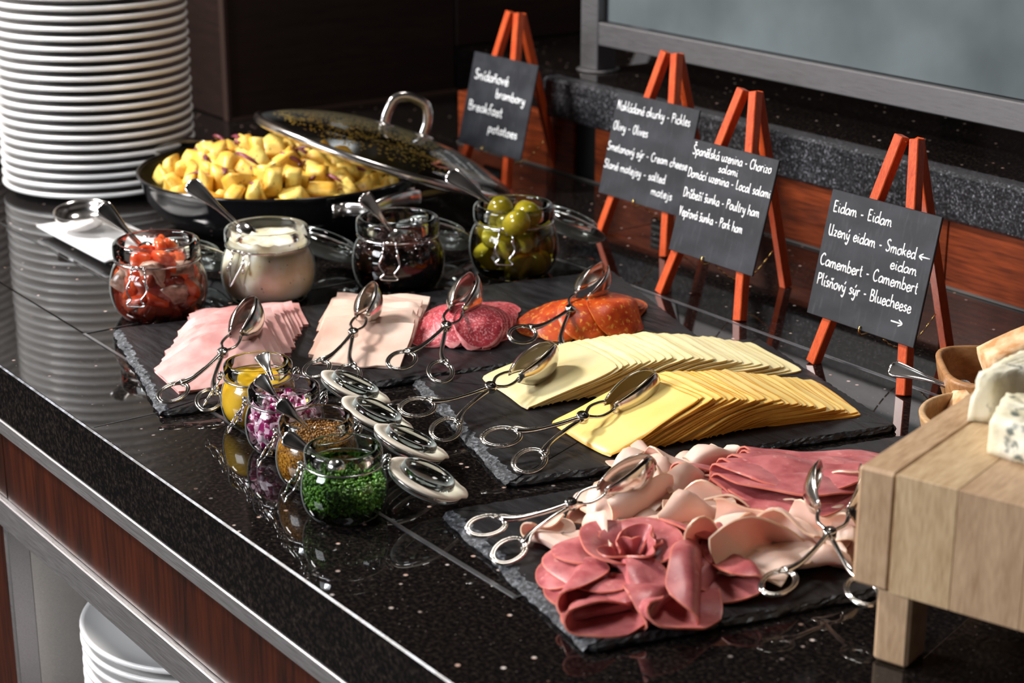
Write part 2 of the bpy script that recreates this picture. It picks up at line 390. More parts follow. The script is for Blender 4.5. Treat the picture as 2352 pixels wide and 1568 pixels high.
# worktop: granite slabs and an inset panel framed by a light joint
IX0, IX1, IY0, IY1 = -1.905, -1.066, .782, 1.413
wt = empty('granite_worktop', (0, 0, 0), 0, 'long polished black granite worktop with pale flecks under all the dishes', 'worktop')
def slab(x0, x1, y0, y1, mt=GRAN, name='slab', z0=-.03):
    obj(name, *box(x0, x1, y0, y1, z0, 0, .0008), mt, wt, smooth=False)
J2X0, J2X1, J2Y0, J2Y1 = -2.95, -2.06, .893, 1.52
slab(XL, XR, YF + .0017, IY0 - .0012)                                   # front run
slab(IX1 + .0012, XR, IY0, YB - .001)                                  # right of the inset
slab(IX0, IX1, IY1 + .0012, YB - .001)                                 # behind the inset
slab(XL, IX0 - .0012, IY0, J2Y0 - .0008)
slab(J2X1 + .0008, IX0 - .0012, J2Y0, YB - .001)
slab(XL, J2X1 - .0008, 1.5208, YB - .001)
slab(XL, J2X1 - .0008, YB, 1.9835)
slab(IX0, IX1, IY0, IY1, GRANP, 'inset_panel')
slab(XL, J2X1 - .0008, J2Y0, J2Y1, GRANP, 'inset_panel')
JS = steel('joint_steel', (.50, .50, .52, 1), .32)
for q, mt in (((IX0 - .0004, IX1, IY0 - .0030, IY0 + .0006, -.004, .0009), JS), ((IX0 - .0004, IX1 + .0006, IY1 - .0004, IY1 + .0026, -.004, .0009), JS), ((IX0 - .0022, IX0 - .0004, IY0 - .003, IY1, -.004, .0007), DSEAM),
    ((IX1 - .0004, IX1 + .0022, IY0 - .003, IY1 - .0005, -.004, .0007), DSEAM), ((XL, J2X1, J2Y0 - .0016, J2Y0 + .0004, -.004, .0004), DSEAM), ((-1.62, -1.618, YF + .006, IY0 - .003, -.004, .0003), DSEAM)):
    obj('joint_strip', *box(*q), mt, wt, smooth=False)
def arris():
    M = Mat('ground_arris'); n = M.tex('noise', 90, 5)
    return M.set(col=M.ramp(n.outputs[0], [(.42, (.012, .012, .015, 1)), (.68, (.24, .25, .29, 1))]), rough=.4).m
# thick front edge with a light bevelled arris
prof = [(YF + .05, -.0305), (YF + .05, -.066), (YF + .002, -.066), (YF, -.064), (YF, -.0014), (YF + .0018, -.0001), (YF + .0018, -.0305)]
V = []; Fc = []; nx = 60; P_ = len(prof)
for i in range(nx + 1):
    x = XL + (XR - XL) * i / nx
    for k, (y, z) in enumerate(prof): V.append((x, y, z))
for i in range(nx):
    for k in range(P_ - 1): Fc.append((i * P_ + k, (i + 1) * P_ + k, (i + 1) * P_ + k + 1, i * P_ + k + 1))
o = obj('front_edge', V, Fc, [GRANE, arris()], wt, smooth=False, mi=[1 if k == 4 else 0 for i in range(nx) for k in range(P_ - 1)])

# counter front below the worktop
cf = empty('counter_cabinet', (0, YF, -.9), 0, 'counter cabinet under the granite with steel trim and dark red wood apron', 'counter')
def cpart(name, mt, *b, bev=.0012, lab=None):
    V, Fc = box(*b, bev); o = obj(name, [(v[0], v[1] - YF, v[2] + .9) for v in V], Fc, mt, cf, smooth=False)
    if lab: o['label'] = lab
    return o
cpart('steel_trim', BRUSHD, XL, XR, YF - .001, YF + .03, -.084, -.0665)
for i, (a, b) in enumerate(((XL, -1.880), (-1.878, -.78), (-.778, XR))):
    cpart('wood_panel', MAHOG, a, b, YF + .004, YF + .02, -.168, -.084)
cpart('steel_rail', BRUSHD, XL, XR, YF - .0015, YF + .02, -.204, -.169, bev=.0012)
cpart('wood_side_panel', MAHOG, XL, -1.905, YF + .006, YF + .024, -.9, -.2045)
cpart('steel_edge', BRUSHD, -1.9045, -1.893, YF + .004, YF + .03, -.9, -.2045)
cpart('cavity_side', steel('cavity_steel', (.56, .52, .48, 1), .32, (.6, 8, 40)), -1.903, -1.899, YF + .03, 1.34, -.52, -.2045)
cpart('cavity_back', BRUSHD, -1.899, XR - .004, 1.338, 1.342, -.52, -.2045)
cpart('cavity_shelf', plain('shelf_dark', (.03, .027, .025, 1), .4), -1.899, XR - .004, YF + .02, 1.338, -.525, -.505)
cpart('plinth', DARKW, XL, XR, YF + .06, YF + .08, -.9, -.53)

# back of the counter: wooden riser, granite ledge, steel and glass guard
rz = empty('wooden_riser', (0, YB, 0), 0, 'reddish wood riser boards between the worktop and the raised granite ledge', 'riser')
def rpart(name, mt, x0, x1, y0, y1, z0, z1, bev=.0008, par=None, sm=False):
    V, Fc = box(x0, x1, y0, y1, z0, z1, bev); return obj(name, [(v[0], v[1] - YB, v[2]) for v in V], Fc, mt, par or rz, smooth=sm)
for a, b in ((-2.52, -2.27), (-2.268, -2.205), (-2.15, -1.452), (-1.450, -.75), (-.748, XR)):
    rpart('board', RISER, a, b, YB, YB + .02, .002, .088)
rpart('dark_recess', BLACK, -2.2045, -2.1505, YB + .006, YB + .02, .002, .088)
for sx in (-2.42, -1.985):
    so = rpart('vent_socket', BLACK, sx - .024, sx + .024, YB - .006, YB + .001, .026, .072, .002)
    for k in range(4): rpart('slot_rib', plain('rib_grey%d%d' % (k, int(-sx * 10)), (.10, .10, .10, 1), .35), sx - .019, sx + .019, YB - .0085, YB - .006, .033 + k * .0095, .0365 + k * .0095, .0004, so)
rpart('sealant_bead', plain('sealant_grey', (.11, .10, .09, 1), .5), -2.52, XR, YB - .003, YB + .0005, .0005, .003, 0)
lg = empty('granite_ledge', (0, YB, .09), 0, 'raised black speckled granite ledge behind the chalkboards', 'ledge')
def lpart(name, mt, x0, x1, y0, y1, z0, z1, bev=.002):
    V, Fc = box(x0, x1, y0, y1, z0, z1, bev); return obj(name, [(v[0], v[1] - YB, v[2] - .09) for v in V], Fc, mt, lg, smooth=False)
lpart('front_slab', GRANL, -2.262, XR, 1.708, 1.74, .0895, .151, .004)
lpart('top_slab', GRAN, -2.262, XR, 1.7405, 2.35, .118, .1508, .001)
lpart('corner_slab', GRAN, -2.9295, -2.263, 1.9845, 2.6, .0015, .0872, .001)
gd = empty('sneeze_guard', (-2.25, 1.81, .151), 0, 'grey glass sneeze guard in a brushed steel frame standing on the ledge', 'glass guard')
def gpart(name, mt, x0, x1, y0, y1, z0, z1, bev=.0015):
    V, Fc = box(x0, x1, y0, y1, z0, z1, bev); return obj(name, [(v[0] + 2.25, v[1] - 1.81, v[2] - .151) for v in V], Fc, mt, gd, smooth=False)
gpart('post', BRUSH, -2.278, -2.236, 1.795, 1.835, .154, .42)
V, Fc = lathe([(.0, 0), (.034, 0), (.035, .0015), (.033, .003), (.0, .003)], 32); obj('post_flange', [(v[0] - .007, v[1] + .005, v[2]) for v in V], Fc, BRUSH, gd, smooth=False)
gpart('bottom_rail', BRUSH, -2.236, XR, 1.797, 1.812, .194, .2295)
gpart('glass_panel', GUARD, -2.232, XR, 1.812, 1.818, .2305, .415, .0005)
# far post and shelf strip behind, seen dimly at the far end
o = obj('rear_bracket', *bar((-2.70, 2.29, .0885), (-2.82, 2.2, .45), .03, .004, (1, .6, 0)), steel('bracket_steel', (.16, .15, .15, 1), .4), smooth=False)
tag(o, 'narrow dim metal bracket standing on the dark ledge left of the steel post', 'bracket')

# ------------------------------------------------------------------ plates
ORD = ['first', 'second', 'third', 'fourth', 'fifth', 'sixth', 'seventh', 'eighth', 'ninth', 'tenth', 'eleventh', 'twelfth', 'thirteenth', 'fourteenth', 'fifteenth', 'sixteenth', 'seventeenth', 'eighteenth', 'nineteenth', 'twentieth']
ORD += ['twenty-' + w_ for w_ in ORD[:9]] + ['thirtieth'] + ['thirty-' + w_ for w_ in ORD[:9]] + ['fortieth']
def plate_mesh(R, name):
    pf = [(0, .0035), (R * .52, .0030), (R * .545, 0), (R * .575, 0), (R * .60, .0035), (R * .80, .0065), (R * .955, .0098), (R * .988, .0108), (R, .0130), (R * 1.0, .0158), (R * .985, .0176), (R * .96, .0160), (R * .80, .0105), (R * .62, .0075), (0, .0070)]
    V, Fc = lathe(pf, 72); return mesh(V, Fc, True, None, name)
PM = plate_mesh(.1455, 'plate'); PM.materials.append(PORC)
def stack(cx, cy, z0, n, pitch, labels, group):
    for i in range(n):
        o = bpy.data.objects.new('dinner_plate', PM); COL.objects.link(o)
        o.location = (cx + rnd.uniform(-.0008, .0008), cy + rnd.uniform(-.0008, .0008), z0 + i * pitch); o.rotation_euler = (0, 0, rnd.uniform(0, 6))
        tag(o, labels[0] if i == 0 else labels[1] if i == n - 1 else labels[2] + ', ' + ORD[i] + ' from the bottom', 'plate', group)
pc = g(232, 405, .012)
stack(pc[0], pc[1], .001, 34, .01432, ('bottom white dinner plate of the tall stack on the worktop', 'top white dinner plate of the tall stack beside the pan', 'white dinner plate inside the tall stack left of the pan'), 'plates in the tall stack')
pc2 = g(-188, 352, .012)
stack(pc2[0], pc2[1], .001, 25, .01432, ('bottom white plate of the second stack at the left edge', 'top white plate of the second stack at the left edge', 'white plate in the second stack at the far left edge'), 'plates in the second stack')
pc3 = g(192, 1424, -.30) + RR * .1455
stack(pc3[0], pc3[1], -.503, 15, .01432, ('bottom white plate of the stack stored under the counter', 'uppermost white plate of the stack under the counter, seen from above', 'white plate in the stack stored under the counter rail'), 'plates under the counter')

# ------------------------------------------------------------------ slate boards
def slate(corn, th, seed, label, group='slate serving boards', rag=(.0016, .010)):
    r_ = random.Random(seed); c = [np.array(p[:2], float) for p in corn]; ctr = sum(c) / len(c)
    root = empty('slate_board', (ctr[0], ctr[1], 0.0004), 0, label, 'serving board', group)
    out = []; kinds = []
    for i in range(len(c)):
        a, b = c[i], c[(i + 1) % len(c)]; n = max(int(np.linalg.norm(b - a) / .0045), 2); nrm = np.array([(b - a)[1], -(b - a)[0]]); nrm /= np.linalg.norm(nrm)
        w = 0
        for k in range(n):
            t = k / n; w = w * .7 + r_.uniform(-1, 1) * rag[0]
            e = min(t, 1 - t); cr = .004 if e < .012 else 0
            out.append(a + (b - a) * t + nrm * (w * min(1, e * 12) - cr)); kinds.append(i)
    out = [p - ctr for p in out]; n = len(out)
    cl_ = [p - ctr for p in c]; E_ = []
    for i in range(len(cl_)):
        a_, b_ = cl_[i], cl_[(i + 1) % len(cl_)]; q_ = np.array([-(b_ - a_)[1], (b_ - a_)[0]]); q_ /= np.linalg.norm(q_)
        if q_ @ (-a_) < 0: q_ = -q_
        E_.append((a_, q_))
    def inset(d, jit):
        R = []
        for p in out:
            q = p.copy()
            for (a_, q_), dd in zip(E_, d if hasattr(d, '__len__') else [d] * len(E_)):
                need = dd * (1 + r_.uniform(-jit, jit)); have = (q - a_) @ q_
                if have < need: q = q + q_ * (need - have)
            R.append(q)
        return R
    ins = rag[1]
    rings = [([p * .993 for p in out], 0.0), (out, th * .35), (inset([x * .25 for x in ins], .6), th * .62), (inset([x * .6 for x in ins], .45), th * .80), (inset([x * .98 for x in ins], .3), th)]
    V = []; Fc = []
    for k, (R, z) in enumerate(rings):
        for p in R: V.append((p[0], p[1], z + (r_.uniform(-.0006, .0006) if 0 < k < 4 else 0)))
    for k in range(4):
        for i in range(n): j = (i + 1) % n; Fc.append((k * n + i, k * n + j, (k + 1) * n + j, (k + 1) * n + i))
    Fc.append(tuple(range(n))[::-1])
    o = obj('chipped_edge', V, Fc, [SLATEE, SLATE], root, smooth=False, mi=[0 if ins[kinds[i]] > .006 else 1 for k in range(4) for i in range(n)] + [1])
    o['label'] = 'rough chipped grey edge of the slate'
    T = rings[4][0]; obj('top_face', [(p[0], p[1], th) for p in T] + [(0, 0, th)], [(i, (i + 1) % n, n) for i in range(n)], SLATE, root, smooth=False)
    return root
ST = .0075
def G2(*q): return [g(x, y, .004) for x, y in q]
s1c = [np.array(p) for p in ((-1.600, .729), (-1.458, 1.330), (-1.735, 1.425), (-1.884, .806))]
slate(s1c, ST, 1, 'large slate board under the ham, turkey, salami and chorizo', rag=(.0014, (.005, .004, .003, .009)))
s2b, s2a, s2c = g(1165, 1120, .002), g(945, 878, .004), g(2065, 990, .002)
s2d = s2a + (s2c - s2b)
slate([s2b, s2c, s2d, s2a], ST, 2, 'middle slate board under the two fans of sliced cheese', rag=(.0014, (.004, .004, .003, .011)))
s3b, s3a = g(1345, 1503, .002), g(1012, 1180, .004); dv = (g(1960, 1380, .002) - s3b); dv /= np.linalg.norm(dv)
s3c = s3b + dv * .50; s3d = s3a + dv * .50
slate([s3b, s3c, s3d, s3a], ST, 3, 'nearest slate board under the folded poultry and rosy ham slices', rag=(.0014, (.004, .004, .003, .011)))

# ------------------------------------------------------------------ height-field piling of slices
class Pile:
    def __init__(s, x0, x1, y0, y1, res=.002, base=ST + .0006):
        s.x0, s.y0, s.res = x0, y0, res; s.nx = int((x1 - x0) / res) + 1; s.ny = int((y1 - y0) / res) + 1
        s.H = np.full((s.nx, s.ny), base)
    def sample(s, X, Y):
        i = np.clip(((X - s.x0) / s.res).astype(int), 1, s.nx - 2); j = np.clip(((Y - s.y0) / s.res).astype(int), 1, s.ny - 2)
        return np.maximum.reduce([s.H[i, j], s.H[i + 1, j], s.H[i - 1, j], s.H[i, j + 1], s.H[i, j - 1]])
    def drop(s, X, Y, th, stiff=14, lift=None):
        h = s.sample(X, Y) + th * .5
        if lift is not None: h = h + lift
        z = h.copy()
        for _ in range(stiff):
            p = np.pad(z, 1, mode='reflect', reflect_type='odd')
            z = np.maximum(h, (p[:-2, 1:-1] + p[2:, 1:-1] + p[1:-1, :-2] + p[1:-1, 2:]) / 4)
        n, m_ = X.shape; k = 4
        ii = np.linspace(0, n - 1, n * k); jj = np.linspace(0, m_ - 1, m_ * k)
        def up(A):
            A1 = np.array([np.interp(ii, range(n), A[:, c]) for c in range(m_)]).T
            return np.array([np.interp(jj, range(m_), A1[r]) for r in range(len(ii))])
        Xu, Yu, Zu = up(X), up(Y), up(z)
        i = np.clip(((Xu - s.x0) / s.res + .5).astype(int), 0, s.nx - 1).ravel(); j = np.clip(((Yu - s.y0) / s.res + .5).astype(int), 0, s.ny - 1).ravel()
        np.maximum.at(s.H, (i, j), (Zu + th * .5).ravel())
        return z
def slice_obj(name, P, th, mats, label, cat, group, rim=0):
    c = P.reshape(-1, 3).mean(axis=0); c[2] = P[..., 2].min()
    V, Fc, M = grid_solid(P - c, th, rim, rim > 0)
    o = obj(name, V, Fc, mats, None, True, M if isinstance(mats, (list, tuple)) else None, loc=c, sharp=50)
    return tag(o, label, cat, group)
def square_grid(n, m_, w, l, rc=.006, wob=.0):
    """rounded square, local coordinates a (width), b (length)"""
    la = np.linspace(-.975, .975, n); la = np.concatenate([[-1], la, [1]]); lb_ = np.linspace(-.975, .975, m_); lb_ = np.concatenate([[-1], lb_, [1]])
    A, B = np.meshgrid(la, lb_, indexing='ij')
    a = A * w / 2; b = B * l / 2
    a = a * (1 - rc / w * 1.1 * B ** 12); b = b * (1 - rc / l * 1.1 * A ** 12)
    if wob: a = a + wob * np.sin(B * 3 + rnd.uniform(0, 6)) * np.abs(A); b = b + wob * np.sin(A * 3 + rnd.uniform(0, 6)) * np.abs(B)
    return a, b
def disc_grid(n, r, wob=.04):
    la = np.concatenate([[-1], np.linspace(-.965, .965, n), [1]]); A, B = np.meshgrid(la, la, indexing='ij')
    a = A * np.sqrt(1 - B * B / 2) * r; b = B * np.sqrt(1 - A * A / 2) * r
    th = np.arctan2(b, a); p1, p2 = rnd.uniform(0, 6), rnd.uniform(0, 6); f = 1 + wob * np.sin(2 * th + p1) + wob * .6 * np.sin(3 * th + p2)
    return a * f, b * f
def place(a, b, c, ang):
    ca, sa = math.cos(ang), math.sin(ang); return c[0] + a * ca - b * sa, c[1] + a * sa + b * ca

# two fans of square cheese slices; the left-hand slice lies on top
def cheese(nearL, farL, nearR, farR, n, th, mats, name, lab, group, seed, rim=0, curve=0.0):
    rnd.seed(seed)
    nearL, farL, nearR, farR = [np.array(p[:2]) for p in (nearL, farL, nearR, farR)]
    sd = np.linalg.norm(farL - nearL); ang0 = math.atan2(*(farL - nearL)[::-1]); ang1 = math.atan2(*(farR - nearR)[::-1])
    dirn = (nearR - nearL); dirn /= np.linalg.norm(dirn)
    cL = (nearL + farL) / 2 + dirn * sd / 2; cR = (nearR + farR) / 2 - dirn * sd / 2
    pl = Pile(min(nearL[0], farL[0]) - .1, max(nearR[0], nearL[0]) + .1, min(nearL[1], farL[1]) - .1, max(nearR[1], farR[1]) + .1)
    out = []
    for k in range(n - 1, -1, -1):
        t = k / (n - 1); t2 = t if k > 1 else t * .9
        c = cL + (cR - cL) * t2; nrm = np.array([-dirn[1], dirn[0]]); c = c + nrm * (curve * math.sin(math.pi * t) + rnd.uniform(-.0026, .0026)) + dirn * rnd.uniform(-.0034, .0034) * (1 if 0 < k < n - 1 else 0)
        a, b = square_grid(14, 15, sd, sd * .98, .0045, .0010)
        X, Y = place(b, a, c, ang0 + (ang1 - ang0) * t + rnd.uniform(-.016, .016) - math.pi / 2)
        z = pl.drop(X, Y, th, 9)
        lb = lab[0] if k == 0 else lab[1] if k == n - 1 else lab[2] + ', ' + ORD[k] + ' from the left'
        out.append(slice_obj(name, np.stack([X, Y, z], 2), th * .96, mats, lb, 'cheese', group, rim))
    return pl
pc1 = cheese(g(1205, 942, ST), g(1098, 868, ST), g(1848, 855, ST), g(1848, 855, ST) + .108 * np.array([math.cos(2.93), math.sin(2.93), 0]), 28, .0017, [CHE1, CHE1R], 'cheese_slice',
       ('topmost pale cheese slice under the tongs at the left end of the back fan', 'lowest pale cheese slice at the right end of the back fan', 'pale creamy cheese slice in the back fan on the slate'), 'pale cheese slices', 3, 1, .008)
pc2_ = cheese(g(1388, 1051, ST), g(1252, 970, ST), g(1973, 946, ST), g(1868, 874, ST), 30, .0017, [CHE2, RIND], 'smoked_cheese_slice',
       ('topmost smoked cheese slice at the left end of the front fan', 'lowest smoked cheese slice at the right end of the front fan', 'yellow smoked cheese slice with brown rim in the front fan'), 'smoked cheese slices', 4, 1)

# folded ham and turkey slices, front ones on top
def folded(pl, c, ang, w, l, th, mats, name, label, cat, group, seed):
    rnd.seed(seed)
    n, m_ = 13, 9
    S = np.linspace(-1, 1, n)[:, None] * np.ones((1, m_)); Bv = np.ones((n, 1)) * np.linspace(-1, 1, m_)[None, :]
    ph = rnd.uniform(0, 6)
    sk = rnd.uniform(-.05, .05)
    a = S * w / 2; b = Bv * l / 2 + sk * a
    X, Y = place(a, b, c, ang); z1 = pl.drop(X, Y, th, 4)
    b2 = Bv * l / 2 * (1 + rnd.uniform(-.05, .08)) + sk * a + .0012 * np.sin(S * 5 + ph)
    bul = .0044 * np.exp(-((1 - Bv) / .17) ** 2) * (1 + .35 * np.sin(S * 4 + ph)) + .0005 * (1 + np.sin(S * 6 + ph))
    X2, Y2 = place(a * 1.01, b2, c, ang); z2 = pl.drop(X2, Y2, th, 1, lift=bul)
    arc = []
    for t in (.25, .5, .75):
        w_ = math.pi * t; off = .0030 * math.sin(w_)
        ax = a[:, -1]; bx = b[:, -1] * (1 - t) + b2[:, -1] * t + off
        Xa, Ya = place(ax, bx, c, ang); arc.append(np.stack([Xa, Ya, z1[:, -1] * (1 + math.cos(w_)) / 2 + z2[:, -1] * (1 - math.cos(w_)) / 2], 1))
    P = np.concatenate([np.stack([X, Y, z1], 2), np.stack(arc, 1), np.stack([X2, Y2, z2], 2)[:, ::-1]], 1)
    return slice_obj(name, P, th * .9, mats, label, cat, group)
def ham_row(nl, nr_, fl, fr, n, mats, name, labs, group, seed, l=.062, bk=.06):
    nl, nr_, fl, fr = [np.array(p[:2]) for p in (nl, nr_, fl, fr)]
    pl = Pile(-2.0, -1.4, .65, 1.3)
    for k in range(n):
        rnd.seed(seed * 100 + k); t = k / (n - 1)
        L = fl + (nl - fl) * t; R = fr + (nr_ - fr) * t
        w = np.linalg.norm(R - L); ang = math.atan2(*(R - L)[::-1]); nrm = np.array([-math.sin(ang), math.cos(ang)])
        if nrm @ (fl - nl) < 0: nrm = -nrm
        c = (L + R) / 2 + nrm * l / 2 * (1 if t > 0 else 1) + (R - L) / w * rnd.uniform(-.004, .004)
        if k == n - 1: c = c - 0 * nrm
        folded(pl, c, ang, w * rnd.uniform(.96, 1.03), l, .0017, mats, name, labs[0] if k == n - 1 else labs[1] if k == 0 else labs[2] + ', ' + ORD[n - 1 - k] + ' from the front', 'sliced meat', group, seed * 100 + k)
    return pl
def back(p, d): # shift a far corner towards the front by a slice length
    return p
u1 = g(415, 905, ST)[:2] - g(475, 718, ST)[:2]; u1 = u1 / np.linalg.norm(u1)
ph1 = ham_row(g(415, 908, ST), g(645, 868, ST), g(472, 722, .012)[:2] + u1 * .068, g(705, 704, .012)[:2] + u1 * .068, 12, HAM, 'ham_slice',
        ('front pink ham slice of the leftmost row, under the tong handles', 'rearmost folded pink ham slice below the jar of white spread', 'folded pink ham slice in the leftmost row on the slate'), 'folded pink ham slices', 11, .074)
u2 = g(705, 835, ST)[:2] - g(755, 690, ST)[:2]; u2 = u2 / np.linalg.norm(u2)
ph2 = ham_row(g(706, 838, ST), g(918, 848, ST), g(755, 684, .012)[:2] + u2 * .075, g(965, 690, .012)[:2] + u2 * .075, 8, TURK, 'turkey_slice',
        ('front pale turkey slice, broad and flat, left of the salami', 'rearmost folded pale turkey slice below the olive jar', 'folded pale turkey slice in the row left of the salami'), 'folded turkey slices', 12, .082)
# salami and chorizo: many thin round slices
def rounds(cols, r, th, mats, name, labs, group, seed, n, extra=()):
    rnd.seed(seed); pl = Pile(-2.0, -1.3, .9, 1.6); k = 0
    seq = []
    for j in range(n):
        t = j / (n - 1)
        for (f, e) in cols:
            f_, e_ = np.array(f[:2]), np.array(e[:2]); seq.append((f_ + (e_ - f_) * t + nr.uniform(-.0022, .0022, 2), r * rnd.uniform(.93, 1.05)))
    for c, rr in extra: seq.append((np.array(c[:2]), rr))
    for k, (c, rr) in enumerate(seq):
        a, b = disc_grid(9, rr, .035); X, Y = place(a, b, c, rnd.uniform(0, 6))
        z = pl.drop(X, Y, th, 3)
        slice_obj(name, np.stack([X, Y, z], 2), th * .95, mats, labs[0] if k == len(seq) - 1 else labs[1] + ', ' + ('at its far end' if k < len(seq) * .3 else 'in its middle' if k < len(seq) * .7 else 'towards its front'), 'sliced meat', group, 1)
    return pl
def inn(px, py, z=ST): return g(px, py, z)
ps = rounds([(inn(1045, 700, .016), inn(1004, 772, .012)), (inn(1092, 698, .016), inn(1052, 778, .012)), (inn(1140, 696, .016), inn(1100, 782, .012))], .0282, .00062, [SALA, SALR], 'salami_slice',
       ('front right salami slice lying topmost on the salami pile', 'thin red salami slice in the pile between turkey and chorizo'), 'salami slices', 21, 22)
pch = rounds([(inn(1300, 694, .016), inn(1238, 750, .012)), (inn(1352, 694, .016), inn(1292, 756, .012)), (inn(1400, 692, .016), inn(1345, 752, .012)), (inn(1435, 690, .014), inn(1395, 742, .010))], .0285, .0007, [CHOR, CHOR2], 'chorizo_slice',
       ('front chorizo slice, broad and round, below the tong bowls', 'thin orange chorizo slice in the pile below the gherkin jar'), 'chorizo slices', 22, 18, extra=((inn(1420, 752), .028), (inn(1285, 768), .029), (inn(1340, 768), .031), (inn(1405, 762), .030)))

# ------------------------------------------------------------------ folded poultry and rosy ham on the nearest slate
def bent_disc(c, z0, yaw, r, rho=.006, split=.5, rise=.1, wave=.003, cone=.0, th=.0016, mats=POUL, name='poultry_ham_slice', label='', group='', seed=0, tilt=0.0, roll=0.0, squash=1.0, rd=1.0):
    r_ = random.Random(seed); n, m_ = 15, 21
    A, B = np.meshgrid(np.concatenate([[-1], np.linspace(-.97, .97, n - 2), [1]]), np.concatenate([[-1], np.linspace(-.97, .97, m_ - 2), [1]]), indexing='ij')
    t = A * np.sqrt(1 - B * B / 2 * rd) * r * squash; s = B * np.sqrt(1 - A * A / 2 * rd) * r
    e1_, e2_, e3_ = r_.uniform(0, 6), r_.uniform(0, 6), r_.uniform(0, 6); t = t * (1 + .05 * np.sin(B * 3 + e1_)); s = s * (1 + .06 * np.sin(A * 3.5 + e2_))
    sf = (split - .5) * 2 * r; ph = r_.uniform(0, 6)
    rh = rho * (1 + cone * t / r); arcL = math.pi * rh
    q = s + sf                      # lower leaf for q<0, arc 0..arcL, upper leaf beyond
    low = q < 0; mid = (q >= 0) & (q < arcL); w_ = np.clip(q / arcL, 0, 1) * math.pi
    ov = np.maximum(q - arcL, 0)
    a = np.where(low, q, np.where(mid, rh * np.sin(w_), -ov * math.cos(rise)))
    z = np.where(low, 0, np.where(mid, rh * (1 - np.cos(w_)), 2 * rh + ov * math.sin(rise)))
    z = z + wave * np.sin(t / r * 3.2 + ph) * np.clip(q / (.4 * r) + .4, 0, 1.2) + wave * .6 * np.sin(s / r * 4 + ph * 2) + wave * .5 * np.sin(t / r * 5 + s / r * 2.5 + e3_)
    z = z - z.min() * 0
    a0 = a.copy()
    a = a0 * math.cos(tilt) - z * math.sin(tilt); z = a0 * math.sin(tilt) + z * math.cos(tilt)
    z = z + t * math.sin(roll)
    ca, sa = math.cos(yaw), math.sin(yaw)
    X = c[0] + a * ca - t * sa; Y = c[1] + a * sa + t * ca
    z = np.maximum(z + z0, ST + .0012)
    return slice_obj(name, np.stack([X, Y, z], 2), th, mats, label, 'sliced meat', group, 1 if isinstance(mats, list) else 0)
def petal(c, z0, R, ang, r, lean=.3, th=.0016, mats=None, label='', group='', seed=0, lift=.0, name='rosy_ham_slice', sv=.60):
    r_ = random.Random(seed); n = 19; mats = ROSEM
    A, B = np.meshgrid(np.concatenate([[-1], np.linspace(-.97, .97, n), [1]]), np.concatenate([[-1], np.linspace(-.95, .95, 11), [1]]), indexing='ij')
    s = A * np.sqrt(1 - B * B / 2) * r; t = (B * np.sqrt(1 - A * A / 2) + .92) * r * sv
    ph = ang + s / R; ww = .0042 * np.sin(s / r * 5 + r_.uniform(0, 6)) * (t / r) + .0012 * np.sin(s / r * 9 + r_.uniform(0, 6))
    ln = lean * (1 + .9 * t / r)
    rad = R + t * np.sin(ln) + ww
    X = c[0] + rad * np.cos(ph); Y = c[1] + rad * np.sin(ph)
    z = np.maximum(z0 + t * np.cos(ln) + lift, ST + .001)
    return slice_obj(name, np.stack([X, Y, z], 2), th, mats, label, 'sliced meat', group, 1)
ROSEM = [ROSE, ROSER]; POULM = [POUL, POULR]
PG = 'folded poultry slices'; RG = 'rosy ham slices in the front rosette'; BG = 'rosy ham slices in the back row'
def where(px, py):
    return ('at the left end' if px < 1400 else 'left of the middle' if px < 1560 else 'in the middle' if px < 1720 else 'right of the middle' if px < 1850 else 'near the wide open tongs') + (', far side,' if py < 1130 else ', centre,' if py < 1225 else ', near side,')
def yawpx(c, px, py, z=.01):
    d = g(px, py, z)[:2] - np.array(c[:2]); return math.atan2(d[1], d[0])
